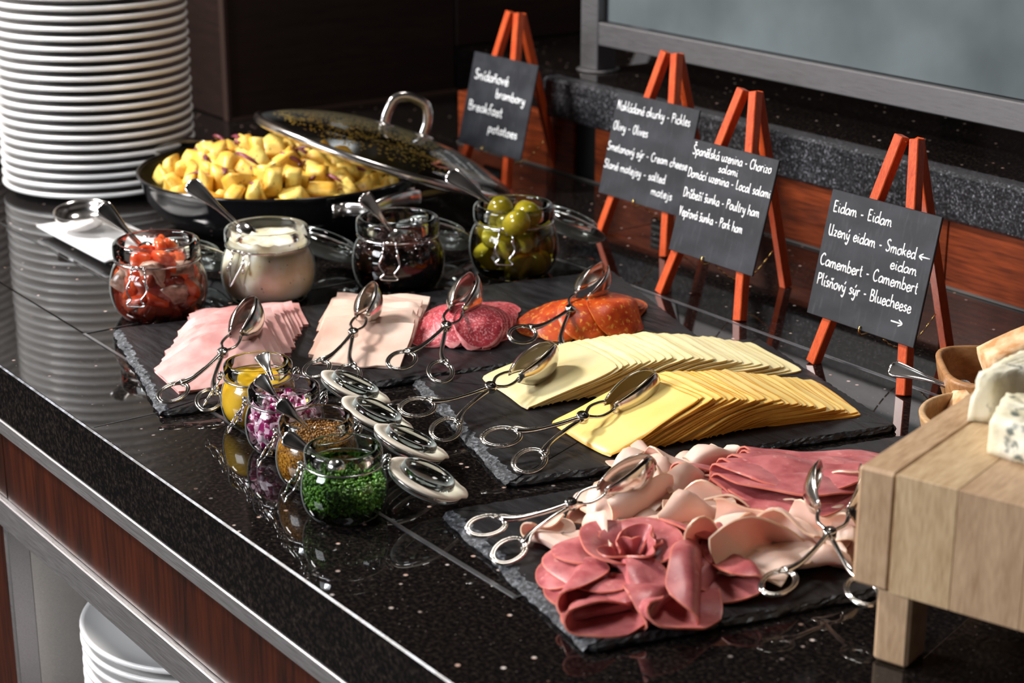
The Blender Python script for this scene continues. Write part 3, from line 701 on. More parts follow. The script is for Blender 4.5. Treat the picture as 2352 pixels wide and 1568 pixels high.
# (px, py, z, yaw target px, r, rho, split, rise, wave, cone)
PO = [(1330, 1165, .010, 1240, 1160, .038, .0045, .45, .05, .002, .5), (1420, 1100, .010, 1360, 1085, .042, .006, .5, .05, .003, -.3),
      (1500, 1070, .012, 1560, 1060, .040, .006, .5, .05, .003, .2), (1560, 1085, .014, 1580, 1030, .042, .007, .45, -.1, .003, .4),
      (1640, 1060, .012, 1680, 1075, .038, .005, .5, 0, .003, .1), (1560, 1135, .014, 1630, 1150, .045, .009, .5, -.05, .004, .3),
      (1250, 1215, .009, 1215, 1200, .028, .004, .5, .0, .002, .1), (1290, 1270, .009, 1255, 1290, .040, .004, .35, .1, .002, .2),
      (1370, 1210, .016, 1275, 1205, .055, .007, .50, -.05, .003, -.5), (1450, 1160, .020, 1520, 1180, .046, .013, .5, -.15, .003, .5),
      (1500, 1200, .018, 1500, 1140, .036, .004, .4, .1, .002, .1), (1590, 1195, .020, 1640, 1230, .048, .010, .5, -.1, .004, -.3),
      (1680, 1180, .018, 1650, 1100, .046, .008, .4, -.1, .004, .3), (1640, 1250, .024, 1560, 1240, .050, .010, .5, -.08, .004, .5),
      (1560, 1250, .020, 1520, 1300, .045, .007, .5, 0, .003, -.3), (1780, 1170, .016, 1740, 1120, .048, .007, .4, -.05, .004, .3),
      (1770, 1240, .020, 1850, 1200, .052, .009, .5, -.1, .005, -.4), (1870, 1180, .016, 1900, 1130, .046, .006, .45, 0, .004, .3),
      (1860, 1260, .014, 1800, 1300, .052, .007, .4, 0, .004, .4), (1930, 1230, .016, 1990, 1230, .046, .008, .5, 0, .004, .2),
      (1735, 1258, .030, 1640, 1235, .047, .012, .5, -.10, .003, .8), (1940, 1130, .022, 1950, 1090, .034, .010, .5, 0, .003, .3),
      (1830, 1290, .018, 1850, 1330, .05, .006, .3, .05, .003, .2), (1480, 1120, .024, 1540, 1090, .036, .010, .5, -.1, .003, .3), (1600, 1160, .028, 1560, 1120, .034, .012, .45, .1, .003, .5), (1715, 1215, .028, 1760, 1170, .038, .012, .45, -.1, .003, -.4), (1400, 1235, .022, 1330, 1250, .036, .010, .5, -.1, .003, .3), (1880, 1215, .026, 1920, 1170, .036, .010, .5, -.1, .003, .3), (1690, 1130, .010, 1720, 1110, .034, .006, .5, 0, .003, -.3)]
for i, (px, py, z, yx, yy, r, rho, sp, ri, wv, cn) in enumerate(PO):
    c = g(px, py, z)
    lb = {20: 'tall pale poultry slice folded like a peaked cone above the red rosette', 8: 'pale poultry slice rolled over at the left behind the rosette', 0: 'small pale poultry slice curled at the left end under the tongs'}.get(i, 'poultry slice folded %s of the nearest pale heap' % where(px, py))
    bent_disc(c, max(z - .006, ST + .001), yawpx(c, yx, yy, z), r * .86, rho * 1.15, sp, ri, wv * 1.5, cn, mats=POULM, label=lb, group=PG, seed=300 + i, rd=(.25 if i % 3 else .7))
# back row of rosy ham folded in half, fold towards the far side
for k in range(7):
    t = k / 6; px = 1868 + rnd.uniform(-6, 6) - 60 * t; py = 1040 + 92 * t
    c = g(px, py, .02); zz = .009 + .0042 * min(k, 4)
    bent_disc(c, zz, yawpx(c, px - 26, py - 60, .02), .062, .0058, .50, -.06, .0024, .35, mats=ROSEM, name='rosy_ham_slice', label=ORD[k] + ' rosy ham slice from the far side in the folded back row beside the block', group=BG, seed=400 + k, squash=1.12)
for k, (px, py, yx, yy, r, lb) in enumerate(((1700, 1120, 1830, 1095, .046, 'rosy ham slice folded into a wedge in front of the back row'), (1640, 1075, 1600, 1050, .042, 'rosy ham slice tucked behind the poultry, left of the back row'), (1660, 1110, 1700, 1140, .038, 'small rosy ham slice poking out between poultry slices'))):
    c = g(px, py, .02); bent_disc(c, .014 + .004 * (k == 0), yawpx(c, yx, yy, .02), r, .006, .5, -.05, .003, .5, mats=ROSEM, name='rosy_ham_slice', label=lb, group=BG, seed=430 + k)
# rosette
rc = g(1450, 1292, .02)
ROSN = ('innermost',) + tuple(ORD[1:12]) + ('outermost',)
LR = 'rosy ham slice curled upright in the rosette at the front'
pet = [(.0075, 2.6, .013, .10, .016), (.013, .3, .018, .30, .013), (.014, 4.9, .018, .35, .011), (.013, 1.9, .020, .2, .014), (.016, 3.6, .030, .5, .011), (.018, 1.8, .030, .5, .011), (.024, 3.0, .036, .7, .008), (.026, 4.2, .036, .75, .006), (.027, 1.6, .036, .7, .008),
       (.034, 3.5, .040, .9, .003), (.035, 2.4, .040, .85, .004), (.036, 1.3, .038, .9, .004), (.036, 4.6, .038, .9, .001)]
for k, (R, an, r, ln, lf) in enumerate(pet):
    petal(rc, ST + .001, R, an - YAW * 0 + .0, r, ln, label=ROSN[k] + ' curled petal slice of the rosy ham rosette, counted outwards', group=RG, seed=500 + k, lift=lf)
FP = [(1360, 1390, .010, 1300, 1380, .050, .005, .45, .05, .003, .3), (1440, 1400, .010, 1480, 1440, .052, .005, .5, .05, .003, -.2), (1330, 1350, .012, 1285, 1345, .042, .007, .5, .1, .003, .4),
      (1470, 1370, .016, 1340, 1385, .058, .008, .42, .02, .004, .5), (1570, 1350, .014, 1640, 1350, .055, .013, .5, -.15, .003, .5), (1530, 1380, .010, 1620, 1400, .048, .006, .5, .05, .003, .2),
      (1680, 1300, .016, 1760, 1290, .055, .010, .5, -.05, .003, .4), (1640, 1330, .010, 1720, 1350, .045, .006, .5, .05, .003, .1), (1560, 1265, .018, 1590, 1240, .042, .012, .5, .3, .003, .5)]
for k, (px, py, z, yx, yy, r, rho, sp, ri, wv, cn) in enumerate(FP):
    c = g(px, py, z)
    lb = {4: 'rosy ham slice rolled open at the right side of the rosette', 6: 'rosy ham slice rolled beside the rightmost tongs', 0: 'lowest rosy ham slice at the front left of the slate'}.get(k, ORD[k] + ' rosy ham slice draped at the foot of the rosette, counted from its left')
    bent_disc(c, max(z - .003, ST + .001), yawpx(c, yx, yy, z), r, rho, sp, ri, wv * 1.3, cn, mats=ROSEM, name='rosy_ham_slice', label=lb, group=RG, seed=600 + k)

# ------------------------------------------------------------------ tongs
def tong_half(sg, opn):
    arm = MB(); bowl = MB()
    def rot(P, ang):
        c, s = math.cos(ang), math.sin(ang); return [(p[0] * c - p[1] * s, p[0] * s + p[1] * c, p[2]) for p in P]
    y = lambda v: v * sg
    # ring (double ridge) at the handle end, on the +sg side
    rc_ = (-.079, y(.0215)); tilt = sg * -.30
    for (rx, ry, tr) in ((.0185, .0130, .0016), (.0160, .0106, .0011)):
        pts = []
        for k in range(28):
            w_ = 2 * math.pi * k / 28; a, b = rx * math.cos(w_), ry * math.sin(w_); cc, ss = math.cos(tilt), math.sin(tilt)
            pts.append((rc_[0] + a * cc - b * ss, rc_[1] + a * ss + b * cc, 0))
        V, Fc = tube(pts, tr, 6, closed=True); arm.add(rot(V, -sg * opn), Fc)
    # flared shoulder and shaft to the pivot, crossing over
    pts = smoothpath([(-.0625, y(.0200), 0), (-.055, y(.0150), 0), (-.044, y(.0105), 0), (-.022, y(.0050), 0), (0, 0, sg * .0012), (.008, y(-.0040), 0), (.016, y(-.0085), 0), (.026, y(-.0088), 0), (.034, y(-.0068), 0)], 5)
    n = len(pts); rs = [float(np.interp(i / (n - 1), [0, .12, .25, .45, .55, .65, 1], [.0042, .0032, .0024, .0024, .0026, .0017, .0018])) for i in range(n)]
    V, Fc = tube(pts, rs, 8, flat=.75); arm.add(rot(V, -sg * opn), Fc)
    for dd in (.0026, .0042):
        pts = smoothpath([(-.070 + dd * .2, y(.0290 - dd), .001), (-.060, y(.0225 + dd * .3), .0012), (-.054, y(.0162 + dd * .2), .0012), (-.044, y(.0118), .0012), (-.030, y(.0078), .001)], 4)
        V, Fc = tube(pts, .0008, 5); arm.add(rot(V, -sg * opn), Fc)
    # bowl: concave side inwards
    nu, nv = 16, 11; P = np.zeros((nu, nv, 3))
    for i in range(nu):
        t = math.sin(math.pi / 2 * i / (nu - 1)); hw = .0190 * (math.sin(math.pi * min(t * .58 + .06, 1)) ** .9) * (1 if t < .72 else math.sqrt(max(1 - ((t - .72) / .285) ** 2, .0)))
        hw = max(hw, .0018)
        for j in range(nv):
            v = -1 + 2 * j / (nv - 1); dp = .0105 * (hw / .0190) * (1 - v * v)
            P[i, j] = (.033 + .062 * t, -sg * (.0016 + .0085 * math.sin(math.pi * min(t * .93 + .07, 1)) * (1 - .25 * v) + dp * .75 + .0030 * (1 - t)), v * hw)
    V, Fc, _ = grid_solid(P, .0009); bowl.add(rot(V, -sg * opn), Fc)
    edge = [P[i, 0] for i in range(nu)] + [P[nu - 1, j] for j in range(1, nv)] + [P[i, nv - 1] for i in range(nu - 2, -1, -1)]
    V, Fc = tube(edge, .0008, 5); bowl.add(rot(V, -sg * opn), Fc)
    return arm, bowl
def tongs(ringL, ringR, tip, label, zr=.0130, length=.170, opn=0.0, roll=0.0, near=True, scale_rings=1.0, zt=None):
    a = g(*ringL, zr); b = g(*ringR, zr); m_ = (a + b) / 2
    if zt is None:   # tip height on the sight line so that the tongs keep their length
        best = None
        for k in range(10, 140):
            q = g(*tip, k * .001); e = abs(np.linalg.norm(q - m_) - length)
            if best is None or e < best[0]: best = (e, q)
        q = best[1]
    else: q = g(*tip, zt)
    L = np.linalg.norm(q - m_); sc = L / .172
    ex = (q - m_) / L; ey = np.cross((0, 0, 1.), ex); ey /= np.linalg.norm(ey); ez = np.cross(ex, ey)
    if roll: ey, ez = ey * math.cos(roll) + ez * math.sin(roll), ez * math.cos(roll) - ey * math.sin(roll)
    root = bpy.data.objects.new('serving_tongs', None); COL.objects.link(root); root.empty_display_size = .02
    piv = m_ + ex * .079 * sc
    root.matrix_world = Matrix([[ex[i] * sc, ey[i] * sc, ez[i] * sc, piv[i]] for i in range(3)] + [[0, 0, 0, 1]])
    tag(root, label, 'tongs', 'scissor tongs with spoon bowls')
    for sg in (1, -1):
        A, B = tong_half(sg, opn); A.obj('handle_arm', SILVER, root); B.obj('spoon_bowl', SILVER, root)
    V, Fc = lathe([(0, .0048), (.0022, .0046), (.0030, .0036), (.0052, .0040), (.0060, .0030), (.0058, -.0030), (0, -.0035)], 16); obj('rosette_rivet', V, Fc, SILVER, root)
    return root
tongs((405, 905), (475, 913), (590, 703), 'scissor tongs leaning on the leftmost pink ham row', opn=-.03, zt=.061, zr=.0165, roll=.12)
tongs((735, 852), (795, 852), (862, 668), 'scissor tongs leaning on the pale turkey slices, handles behind a jar lid', opn=-.05, zt=.056, zr=.0165, roll=.12)
tongs((925, 838), (1010, 842), (1088, 650), 'scissor tongs leaning on the red salami pile', opn=-.01, zt=.060, zr=.0185, roll=.22)
tongs((1199, 785), (1280, 795), (1385, 627), 'scissor tongs leaning on the orange chorizo pile', opn=-.01, zt=.056, zr=.0215, roll=.42)
tongs((955, 945), (1030, 975), (1275, 812), 'scissor tongs resting on the pale cheese fan', opn=-.03, zt=.043, roll=.36, zr=.0205)
tongs((1155, 1013), (1215, 1047), (1508, 880), 'scissor tongs resting on the smoked cheese fan', opn=-.03, zt=.043, roll=.32, zr=.0205)
tongs((1120, 1215), (1170, 1255), (1500, 1070), 'scissor tongs lying over the poultry at the left of the nearest slate', opn=-.04, zt=.050, roll=.32, zr=.0205)
tongs((1803, 1336), (1965, 1375), (1930, 1085), 'wide open scissor tongs partly hidden behind the wooden block', opn=.15, length=.168, zr=.026)

# ------------------------------------------------------------------ easels and chalkboards
GL = {
 'a': (.95, [[(.82, .85), (.45, 1), (.08, .6), (.15, .1), (.5, .05), (.8, .5), (.84, .95)], [(.84, .95), (.82, .3), (1, .02)]]),
 'b': (.9, [[(.1, 2), (.08, 1), (.08, .05)], [(.08, .7), (.45, 1), (.8, .6), (.6, .05), (.1, .1)]]),
 'c': (.8, [[(.7, .8), (.4, 1), (.05, .6), (.15, .1), (.5, 0), (.8, .2)]]),
 'd': (.95, [[(.8, .8), (.4, 1), (.05, .55), (.2, .05), (.6, .15), (.84, .6)], [(.88, 2), (.84, 1), (.84, .2), (1, .02)]]),
 'e': (.8, [[(.08, .5), (.7, .6), (.6, .95), (.3, 1), (.05, .5), (.25, .02), (.6, .05), (.82, .3)]]),
 'f': (.6, [[(.65, 1.85), (.4, 2), (.25, 1.5), (.25, .6), (.22, -.1)], [(0, 1), (.55, 1.02)]]),
 'h': (.95, [[(.1, 2), (.08, 1), (.08, 0)], [(.08, .6), (.45, 1), (.75, .7), (.78, .2), (.95, 0)]]),
 'i': (.4, [[(.15, 1), (.14, .3), (.32, 0)], [(.18, 1.42), (.2, 1.5)]]), 'I': (.4, [[(.15, 1), (.14, .3), (.32, 0)]]),
 'j': (.5, [[(.3, 1), (.3, 0), (.1, -.7), (-.15, -.5)], [(.32, 1.42), (.34, 1.5)]]),
 'k': (.85, [[(.1, 2), (.08, 1), (.08, 0)], [(.7, .95), (.12, .5)], [(.25, .55), (.8, .0)]]),
 'l': (.4, [[(.12, 2), (.1, 1), (.12, .2), (.32, 0)]]),
 'm': (1.35, [[(.08, 1), (.08, 0)], [(.08, .6), (.38, 1), (.6, .8), (.6, 0)], [(.6, .6), (.9, 1), (1.12, .7), (1.14, .2), (1.32, 0)]]),
 'n': (.9, [[(.08, 1), (.08, 0)], [(.08, .6), (.42, 1), (.68, .7), (.7, .2), (.88, 0)]]),
 'o': (.9, [[(.5, 1), (.1, .75), (.1, .2), (.45, 0), (.8, .35), (.72, .85), (.5, 1), (.85, .95)]]),
 'p': (.9, [[(.1, 1), (.1, 0), (.06, -.8)], [(.1, .7), (.45, 1), (.8, .6), (.6, .05), (.12, .1)]]),
 'r': (.65, [[(.08, 1), (.1, .4), (.08, 0)], [(.1, .6), (.3, .95), (.6, .9)]]),
 's': (.7, [[(.6, .85), (.35, 1), (.12, .75), (.4, .5), (.6, .25), (.35, 0), (.05, .12)]]),
 't': (.6, [[(.25, 1.7), (.22, .8), (.28, .1), (.55, .05)], [(0, 1.05), (.5, 1.08)]]),
 'u': (.95, [[(.08, 1), (.1, .3), (.35, 0), (.7, .3), (.75, 1)], [(.75, 1), (.75, .2), (.95, 0)]]),
 'v': (.8, [[(.05, 1), (.32, 0)], [(.32, 0), (.65, .95), (.8, .9)]]),
 'y': (.85, [[(.08, 1), (.12, .4), (.4, .15), (.65, .5)], [(.7, 1), (.65, 0), (.4, -.75), (.05, -.5)]]),
 'z': (.75, [[(.05, .95), (.65, .95)], [(.65, .95), (.08, .05)], [(.08, .05), (.7, .08)]]),
 'B': (1.0, [[(.1, 1.9), (.1, 0)], [(.1, 1.85), (.7, 1.7), (.6, 1.1), (.15, 1)], [(.15, 1), (.85, .8), (.75, .1), (.1, .02)]]),
 'C': (1.1, [[(.95, 1.6), (.6, 1.9), (.12, 1.3), (.15, .4), (.55, 0), (1, .25)]]),
 'D': (1.1, [[(.12, 1.9), (.12, 0)], [(.0, 1.85), (.7, 1.75), (1, 1), (.7, .15), (.05, .02)]]),
 'E': (.9, [[(.8, 1.85), (.12, 1.85)], [(.12, 1.85), (.12, 0)], [(.12, 1), (.65, 1)], [(.12, .03), (.85, .05)]]),
 'L': (.85, [[(.12, 1.9), (.12, .05)], [(.12, .05), (.75, .05)]]),
 'N': (1.15, [[(.1, 0), (.14, 1.9)], [(.14, 1.9), (.85, .05)], [(.85, .05), (.95, 1.9)]]),
 'O': (1.1, [[(.6, 1.9), (.12, 1.4), (.15, .4), (.55, 0), (.95, .6), (.9, 1.5), (.6, 1.9)]]),
 'P': (.95, [[(.12, 1.9), (.12, 0)], [(.0, 1.8), (.7, 1.8), (.8, 1.2), (.15, .9)]]),
 'S': (.95, [[(.8, 1.7), (.5, 1.95), (.12, 1.6), (.3, 1.15), (.75, .75), (.7, .2), (.3, 0), (.02, .25)]]),
 'U': (1.1, [[(.1, 1.9), (.12, .5), (.45, 0), (.8, .4), (.85, 1.9)], [(.85, 1.9), (.85, .3), (1.02, .0)]]),
 'V': (1.0, [[(.05, 1.9), (.4, 0)], [(.4, 0), (.85, 1.9)]]),
 '-': (.75, [[(.1, .65), (.6, .68)]]), ' ': (.55, []),
 '<': (2.0, [[(1.9, .5), (.1, .5)], [(.7, 1.0), (.1, .5), (.7, .0)]]), '>': (2.0, [[(.1, .5), (1.9, .5)], [(1.3, 1.0), (1.9, .5), (1.3, 0)]]),
}
ACC = {'á': 'a/', 'é': 'e/', 'í': 'I/', 'ý': 'y/', 'ž': 'zv', 'š': 'sv', 'Š': 'Sv', 'ň': 'nv', 'ě': 'ev', 'ř': 'rv', 'ů': 'uo'}
def text_strokes(txt, x0, x1, yb, xh):
    """strokes in board millimetres: text fitted to x0..x1 on baseline yb, x-height xh"""
    st = []; cur = 0
    for ch in txt:
        base = ACC.get(ch, ch); w_, ss = GL[base[0]]
        jy = rnd.uniform(-.06, .06)
        for s_ in ss: st.append([(cur + x, y + jy) for x, y in s_])
        if len(base) > 1:
            h = 2.15 if base[0] == 'S' else 1.3; cx = cur + w_ * .45
            st.append({'/': [(cx - .02, h), (cx + .22, h + .45)], 'v': [(cx - .22, h + .35), (cx, h + .05), (cx + .25, h + .38)], 'o': [(cx, h), (cx + .2, h + .2), (cx, h + .4), (cx - .18, h + .2), (cx, h)]}[base[1]])
        cur += w_ + .14
    sx = (x1 - x0) / cur
    return [[(x0 + x * sx, yb + y * xh) for x, y in s_] for s_ in st]
def ribbon(mb, pts, hw, yf):
    """flat chalk stroke with a little thickness on the plane y = yf (facing -y)"""
    P = smoothpath([(x, 0, z) for x, z in pts], 4) if len(pts) > 2 else [np.array((x, 0, z), float) for x, z in pts]
    V, Fc = tube([(p[0], yf, p[2]) for p in P], hw, 6, flat=1.0)
    mb.add([(v[0], yf + (v[1] - yf) * .45, v[2]) for v in V], Fc)
def easel(xL, xR, yf, W, bTL, bz0, bz1, th_deg, texts, elabel, blabel, hw=.00078, apex=.255, bx=None, legback=.14):
    """xL, xR: feet of the two front legs on line y=yf; board left x bTL; board from height bz0 to bz1"""
    xc = (xL + xR) / 2; th = math.radians(th_deg); tn = math.tan(th)
    e = empty('display_easel', (xc, yf, 0), 0, elabel, 'easel', 'miniature wooden easels')
    s = .0125; dx = (xR - xL) / 2
    top = lambda sx: (sx * .0105, apex * tn, apex)
    for sx in (-1, 1):
        V, Fc = bar((sx * dx, 0, .0), top(sx), s, s, (1, 0, 0)); obj('front_leg', V, Fc, EASEL, e, smooth=False)
    V, Fc = bar((.0, legback + .004, 0), (.0, apex * tn + .012, apex * .985), s * .85, s, (1, 0, 0)); obj('rear_leg', V, Fc, EASEL, e, smooth=False)
    V, Fc = tube([(-.009, apex * tn + .004, apex * .97), (.009, apex * tn + .004, apex * .97)], .0015, 8); obj('hinge_pin', V, Fc, BRASS, e)
    # brass chain between the legs
    M_ = MB()
    for k in range(12):
        t0 = k / 12; t1 = (k + .8) / 12; f = lambda t: (.0, .020 + (legback - .04) * t, .052 - .030 * math.sin(math.pi * t))
        M_.add(*tube([f(t0), f(t1)], .0009, 5))
    M_.obj('brass_chain', BRASS, e)
    V, Fc = tube(smoothpath([(0, .006 + bz0 * tn, bz0 - .003), (0, -.010 + bz0 * tn, bz0 - .004), (0, -.014 + bz0 * tn, bz0 + .002), (0, -.012 + bz0 * tn, bz0 + .006)], 4), .0010, 6); obj('brass_hook', V, Fc, BRASS, e)
    # chalkboard as a thing of its own leaning on the front legs
    H = (bz1 - bz0) / math.cos(th)
    bdy = bpy.data.objects.new('chalkboard', None); COL.objects.link(bdy); bdy.location = (bTL, yf - .0105 + bz0 * tn, bz0 + .0008); bdy.rotation_euler = (-th, 0, 0)
    tag(bdy, blabel, 'chalkboard', 'small chalkboard signs')
    obj('panel', *box(0, W, -.0015, .0015, 0, H, .0006), [BOARD], bdy, smooth=False)
    mb = MB()
    for (txt, u0, u1, v, xh) in texts:
        for st in text_strokes(txt, u0 * W, u1 * W, (1 - v) * H, xh): ribbon(mb, st, hw, -.00165)
    mb.obj('chalk_writing', CHALK, bdy)
    return e
rnd.seed(5)
easel(-1.3395, -1.208, 1.386, .154, -1.3535, .053, .1875, 12.5, [
    ('Eidam - Eidam', .05, .60, .17, .0064), ('Uzený eidam - Smoked', .05, .86, .355, .0064), ('<', .88, .99, .350, .0064), ('eidam', .66, .90, .475, .0060),
    ('Camembert - Camembert', .03, .94, .60, .0066), ('Plísňový sýr - Bluecheese', .04, .92, .755, .0066), ('>', .76, .88, .875, .0064)],
    'red-brown easel nearest the wooden bowls, holding the cheese sign', 'chalkboard reading Eidam, Camembert and Bluecheese, nearest the wooden block', .00088)
easel(-1.640, -1.498, 1.4237, .148, -1.632, .056, .189, 15, [
    ('Španělská uzenina - Chorizo', .03, .95, .13, .0060), ('salami', .37, .60, .225, .0050), ('Domácí uzenina - Local salami', .03, 1.0, .33, .0058),
    ('Drůbeží šunka - Poultry ham', .03, .93, .51, .0060), ('Vepřová šunka - Pork ham', .03, .79, .68, .0060)],
    'orange-brown easel second from the right, holding the salami and ham sign', 'chalkboard reading Chorizo, Local salami, Poultry ham and Pork ham')
easel(-1.900, -1.762, 1.5356, .166, -1.908, .058, .194, 13.5, [
    ('Nakládané okurky - Pickles', .03, .93, .17, .0066), ('Olivy - Olives', .03, .47, .365, .0064), ('Smetanový sýr - Cream cheese', .01, 1.0, .57, .0060),
    ('Slané matejsy - salted', .01, .78, .745, .0060), ('matejs', .64, .90, .875, .0058)],
    'orange easel behind the gherkin jar, second from the left', 'chalkboard reading Pickles, Olives, Cream cheese and salted matejs')
easel(-2.317, -2.194, 1.589, .164, -2.323, .050, .189, 13.5, [
    ('Snídaňové', .08, .62, .28, .0078), ('brambory', .46, .92, .43, .0070), ('Breakfast', .07, .62, .62, .0078), ('potatoes', .44, .90, .80, .0072)],
    'bright orange easel behind the pan lid, furthest to the left', 'chalkboard reading Breakfast potatoes, furthest to the left', .00110)

# ------------------------------------------------------------------ spoons
def spoon(bowl, tip, label, name='serving_spoon', bend=.004, group='spoons standing in jars', hscale=1.0, bowlw=.011):
    """spoon from its bowl end to its handle tip; fiddle handle flaring to a rounded end"""
    bowl = np.array(bowl, float); tip = np.array(tip, float); L = np.linalg.norm(tip - bowl); ex = (tip - bowl) / L
    side = np.cross(ex, -FF * .9 + ZZ * .3); side /= np.linalg.norm(side); up = np.cross(side, ex)
    root = bpy.data.objects.new(name, None); COL.objects.link(root); root.empty_display_size = .01; root.location = bowl
    tag(root, label, 'spoon', group)
    n = 26; W = [0, .25, .42, .60, .76, .88, 1.0]; hwv = [.0019, .0019, .0026, .0044, .0062, .0074, .0076]
    P = np.zeros((n, 7, 3))
    for i in range(n):
        t = i / (n - 1); hw = float(np.interp(t, W, hwv)) * hscale
        if t > .90: hw = .0075 * hscale * math.sqrt(max(1 - ((t - .90) / .102) ** 2, .03))
        c = ex * (L * (.24 + .76 * t)) + up * (bend * math.sin(math.pi * t) + .004 * max(0, t - .8) * 5 * (t - .8))
        for j in range(7):
            v = -1 + j / 3; P[i, j] = c + side * v * hw + up * (-.0011 * (1 - v * v))
    V, Fc, _ = grid_solid(P, .0016 * hscale); obj('handle', V, Fc, STEEL, root)
    nb = 11; P = np.zeros((nb, 9, 3))
    for i in range(nb):
        t = i / (nb - 1); hw = bowlw * math.sqrt(max(1 - (2 * t - 1) ** 2, .03))
        for j in range(9):
            v = -1 + j / 4; P[i, j] = ex * (L * .26 * t) + side * v * hw - up * (.005 * (1 - v * v) * math.sin(math.pi * t)) * -1
    V, Fc, _ = grid_solid(P, .0012); obj('bowl', V, Fc, STEEL, root)
    return root

# ------------------------------------------------------------------ jars
def arc_pts(r, z, a0, a1, n): return [(r * math.cos(a0 + (a1 - a0) * k / (n - 1)), r * math.sin(a0 + (a1 - a0) * k / (n - 1)), z) for k in range(n)]
def jar(c, rb, H, clasp, lidpos, label, group, k=1.0, gasket=False, lid_tilt=.3, swing=.35, lidlabel=None, lidr=None, lever=1):
    """rb belly radius, H height; clasp azimuth; lidpos world point of lid centre"""
    root = empty('clip_top_jar', (c[0], c[1], .0006), 0, label, 'jar', group)
    rn = rb * .86; t = .0026 * k
    outer = [(0, .0), (rb * .70, 0), (rb * .80, .002), (rb * .93, H * .13), (rb, H * .32), (rb * .985, H * .50), (rb * .92, H * .64), (rn * .985, H * .715), (rn * .97, H * .75)]
    rim = [(rn * .97, H * .75), (rn * .985, H * .77), (rn * 1.035, H * .80), (rn * 1.045, H * .88), (rn * 1.035, H * .955), (rn * .99, H * .99), (rn * .93, H), (rn * .885, H * .98), (rn * .875, H * .90), (rn * .90, H * .80), (rn * .90, H * .75)]
    inner = [(rn * .90, H * .75), (rb * .90, H * .62), (rb * .94, H * .48), (rb * .95, H * .32), (rb * .88, H * .15), (rb * .74, .0065), (0, .0055)]
    def fine(pf): return [tuple(p) for p in smoothpath([(a, b, 0) for a, b in pf], 3)]
    V, Fc = lathe([(p[0], p[1]) for p in fine(outer)] , 56); V2, F2 = lathe([(p[0], p[1]) for p in fine(inner)], 56)
    M_ = MB().add(V, Fc); M_.obj('glass_body', GLASS, root)
    V2, F2 = lathe([(rb * .80, .006), (rb * .60, .0062), (0, .0058)], 40); obj('glass_floor', V2, F2, GLASS, root)
    V, Fc = lathe([(p[0], p[1]) for p in fine(rim)], 64); obj('glass_rim', V, Fc, GLASS, root)
    zb = H * .755; wr = .0010 * k if not gasket else .0009
    V, Fc = tube(arc_pts(rn * 1.0 + wr, zb, 0, 2 * math.pi * 55 / 56, 56), wr, 6, closed=True); obj('wire_band', V, Fc, WIRE, root)
    # front clasp
    cl = MB(); ca, sa = math.cos(clasp), math.sin(clasp); er = rn + .002 * k
    def W(r_, s_, z_): return (r_ * ca - s_ * sa, r_ * sa + s_ * ca, z_)
    q = .0075 * k; q2 = .0095 * k
    for sg in (-1, 1):
        ring = [W(er + .0035 * k + .0025 * k * math.cos(w_), sg * q, zb + .001 + .0025 * k * math.sin(w_)) for w_ in np.linspace(0, 2 * math.pi, 11)[:-1]]
        cl.add(*tube(ring, wr, 6, closed=True))
        L1 = .019 * k; sx, sz = math.sin(swing * .6), math.cos(swing * .6)
        p0 = (er + .004 * k, zb - .001); p1 = (p0[0] + L1 * sx, p0[1] - L1 * sz)
        cl.add(*tube([W(p0[0], sg * q, p0[1]), W(p1[0], sg * (q2 + .002 * k), p1[1])], wr, 6))
        ring = [W(p1[0] + .0022 * k * math.cos(w_), sg * (q2 + .002 * k), p1[1] + .0022 * k * math.sin(w_)) for w_ in np.linspace(0, 2 * math.pi, 11)[:-1]]
        cl.add(*tube(ring, wr, 6, closed=True))
    cl.add(*tube([W(er + .0035 * k, -q, zb + .003 * k), W(er + .0035 * k, q, zb + .003 * k)], wr, 6))
    cl.obj('clasp_link', WIRE, root)
    lv = MB(); sx, sz = math.sin(swing), math.cos(swing)
    shape = [(-.0080, 0), (-.0125, -.010), (-.0110, -.016), (-.0065, -.022), (-.0075, -.025), (-.0105, -.0275), (-.0095, -.0300), (0, -.0305), (.0095, -.0300), (.0105, -.0275), (.0075, -.025), (.0065, -.022), (.0110, -.016), (.0125, -.010), (.0080, 0)] if lever == 1 else [(-.009, 0), (-.004, -.016), (0, -.029), (.004, -.016), (.009, 0)]
    pts = smoothpath([W(p0[0] + .004 * k - (b * k) * sx, a * k, p0[1] - .010 * k + (b * k) * sz) for a, b in shape], 4)
    lv.add(*tube(pts, wr * 1.05, 7)); lv.obj('clasp_lever', WIRE, root)
    # hinge at the back
    hg = MB(); hd = np.array(lidpos[:2], float) - np.array(c[:2]); ha = math.atan2(hd[1], hd[0]); ca, sa = math.cos(ha), math.sin(ha)
    for sg in (-1, 1):
        hg.add(*tube(smoothpath([W(rn + .001, sg * .006 * k, zb), W(rn + .006 * k, sg * .006 * k, zb + .006 * k), W(rn + .010 * k, sg * .005 * k, zb + .002 * k), W(rn + .008 * k, sg * .005 * k, zb - .006 * k), W(rn + .003 * k, sg * .005 * k, zb - .008 * k)], 4), wr, 6))
    hg.add(*tube([W(rn + .009 * k, -.009 * k, zb + .004 * k), W(rn + .009 * k, .009 * k, zb + .004 * k)], wr * 1.5, 6))
    hg.obj('hinge_wire', WIRE, root)
    # opened lid: inner face upwards, glass plug ring and gasket
    R = lidr or rn * 1.05
    lo = np.array(lidpos, float) - np.array([c[0], c[1], .0006])
    ax = np.array([ca, sa, 0.0]); ct, s_t = math.cos(lid_tilt), math.sin(lid_tilt)
    ex = np.array([ax[0] * ct, ax[1] * ct, -s_t]); ey = np.array([-sa, ca, 0.0]); ez = np.cross(ex, ey)
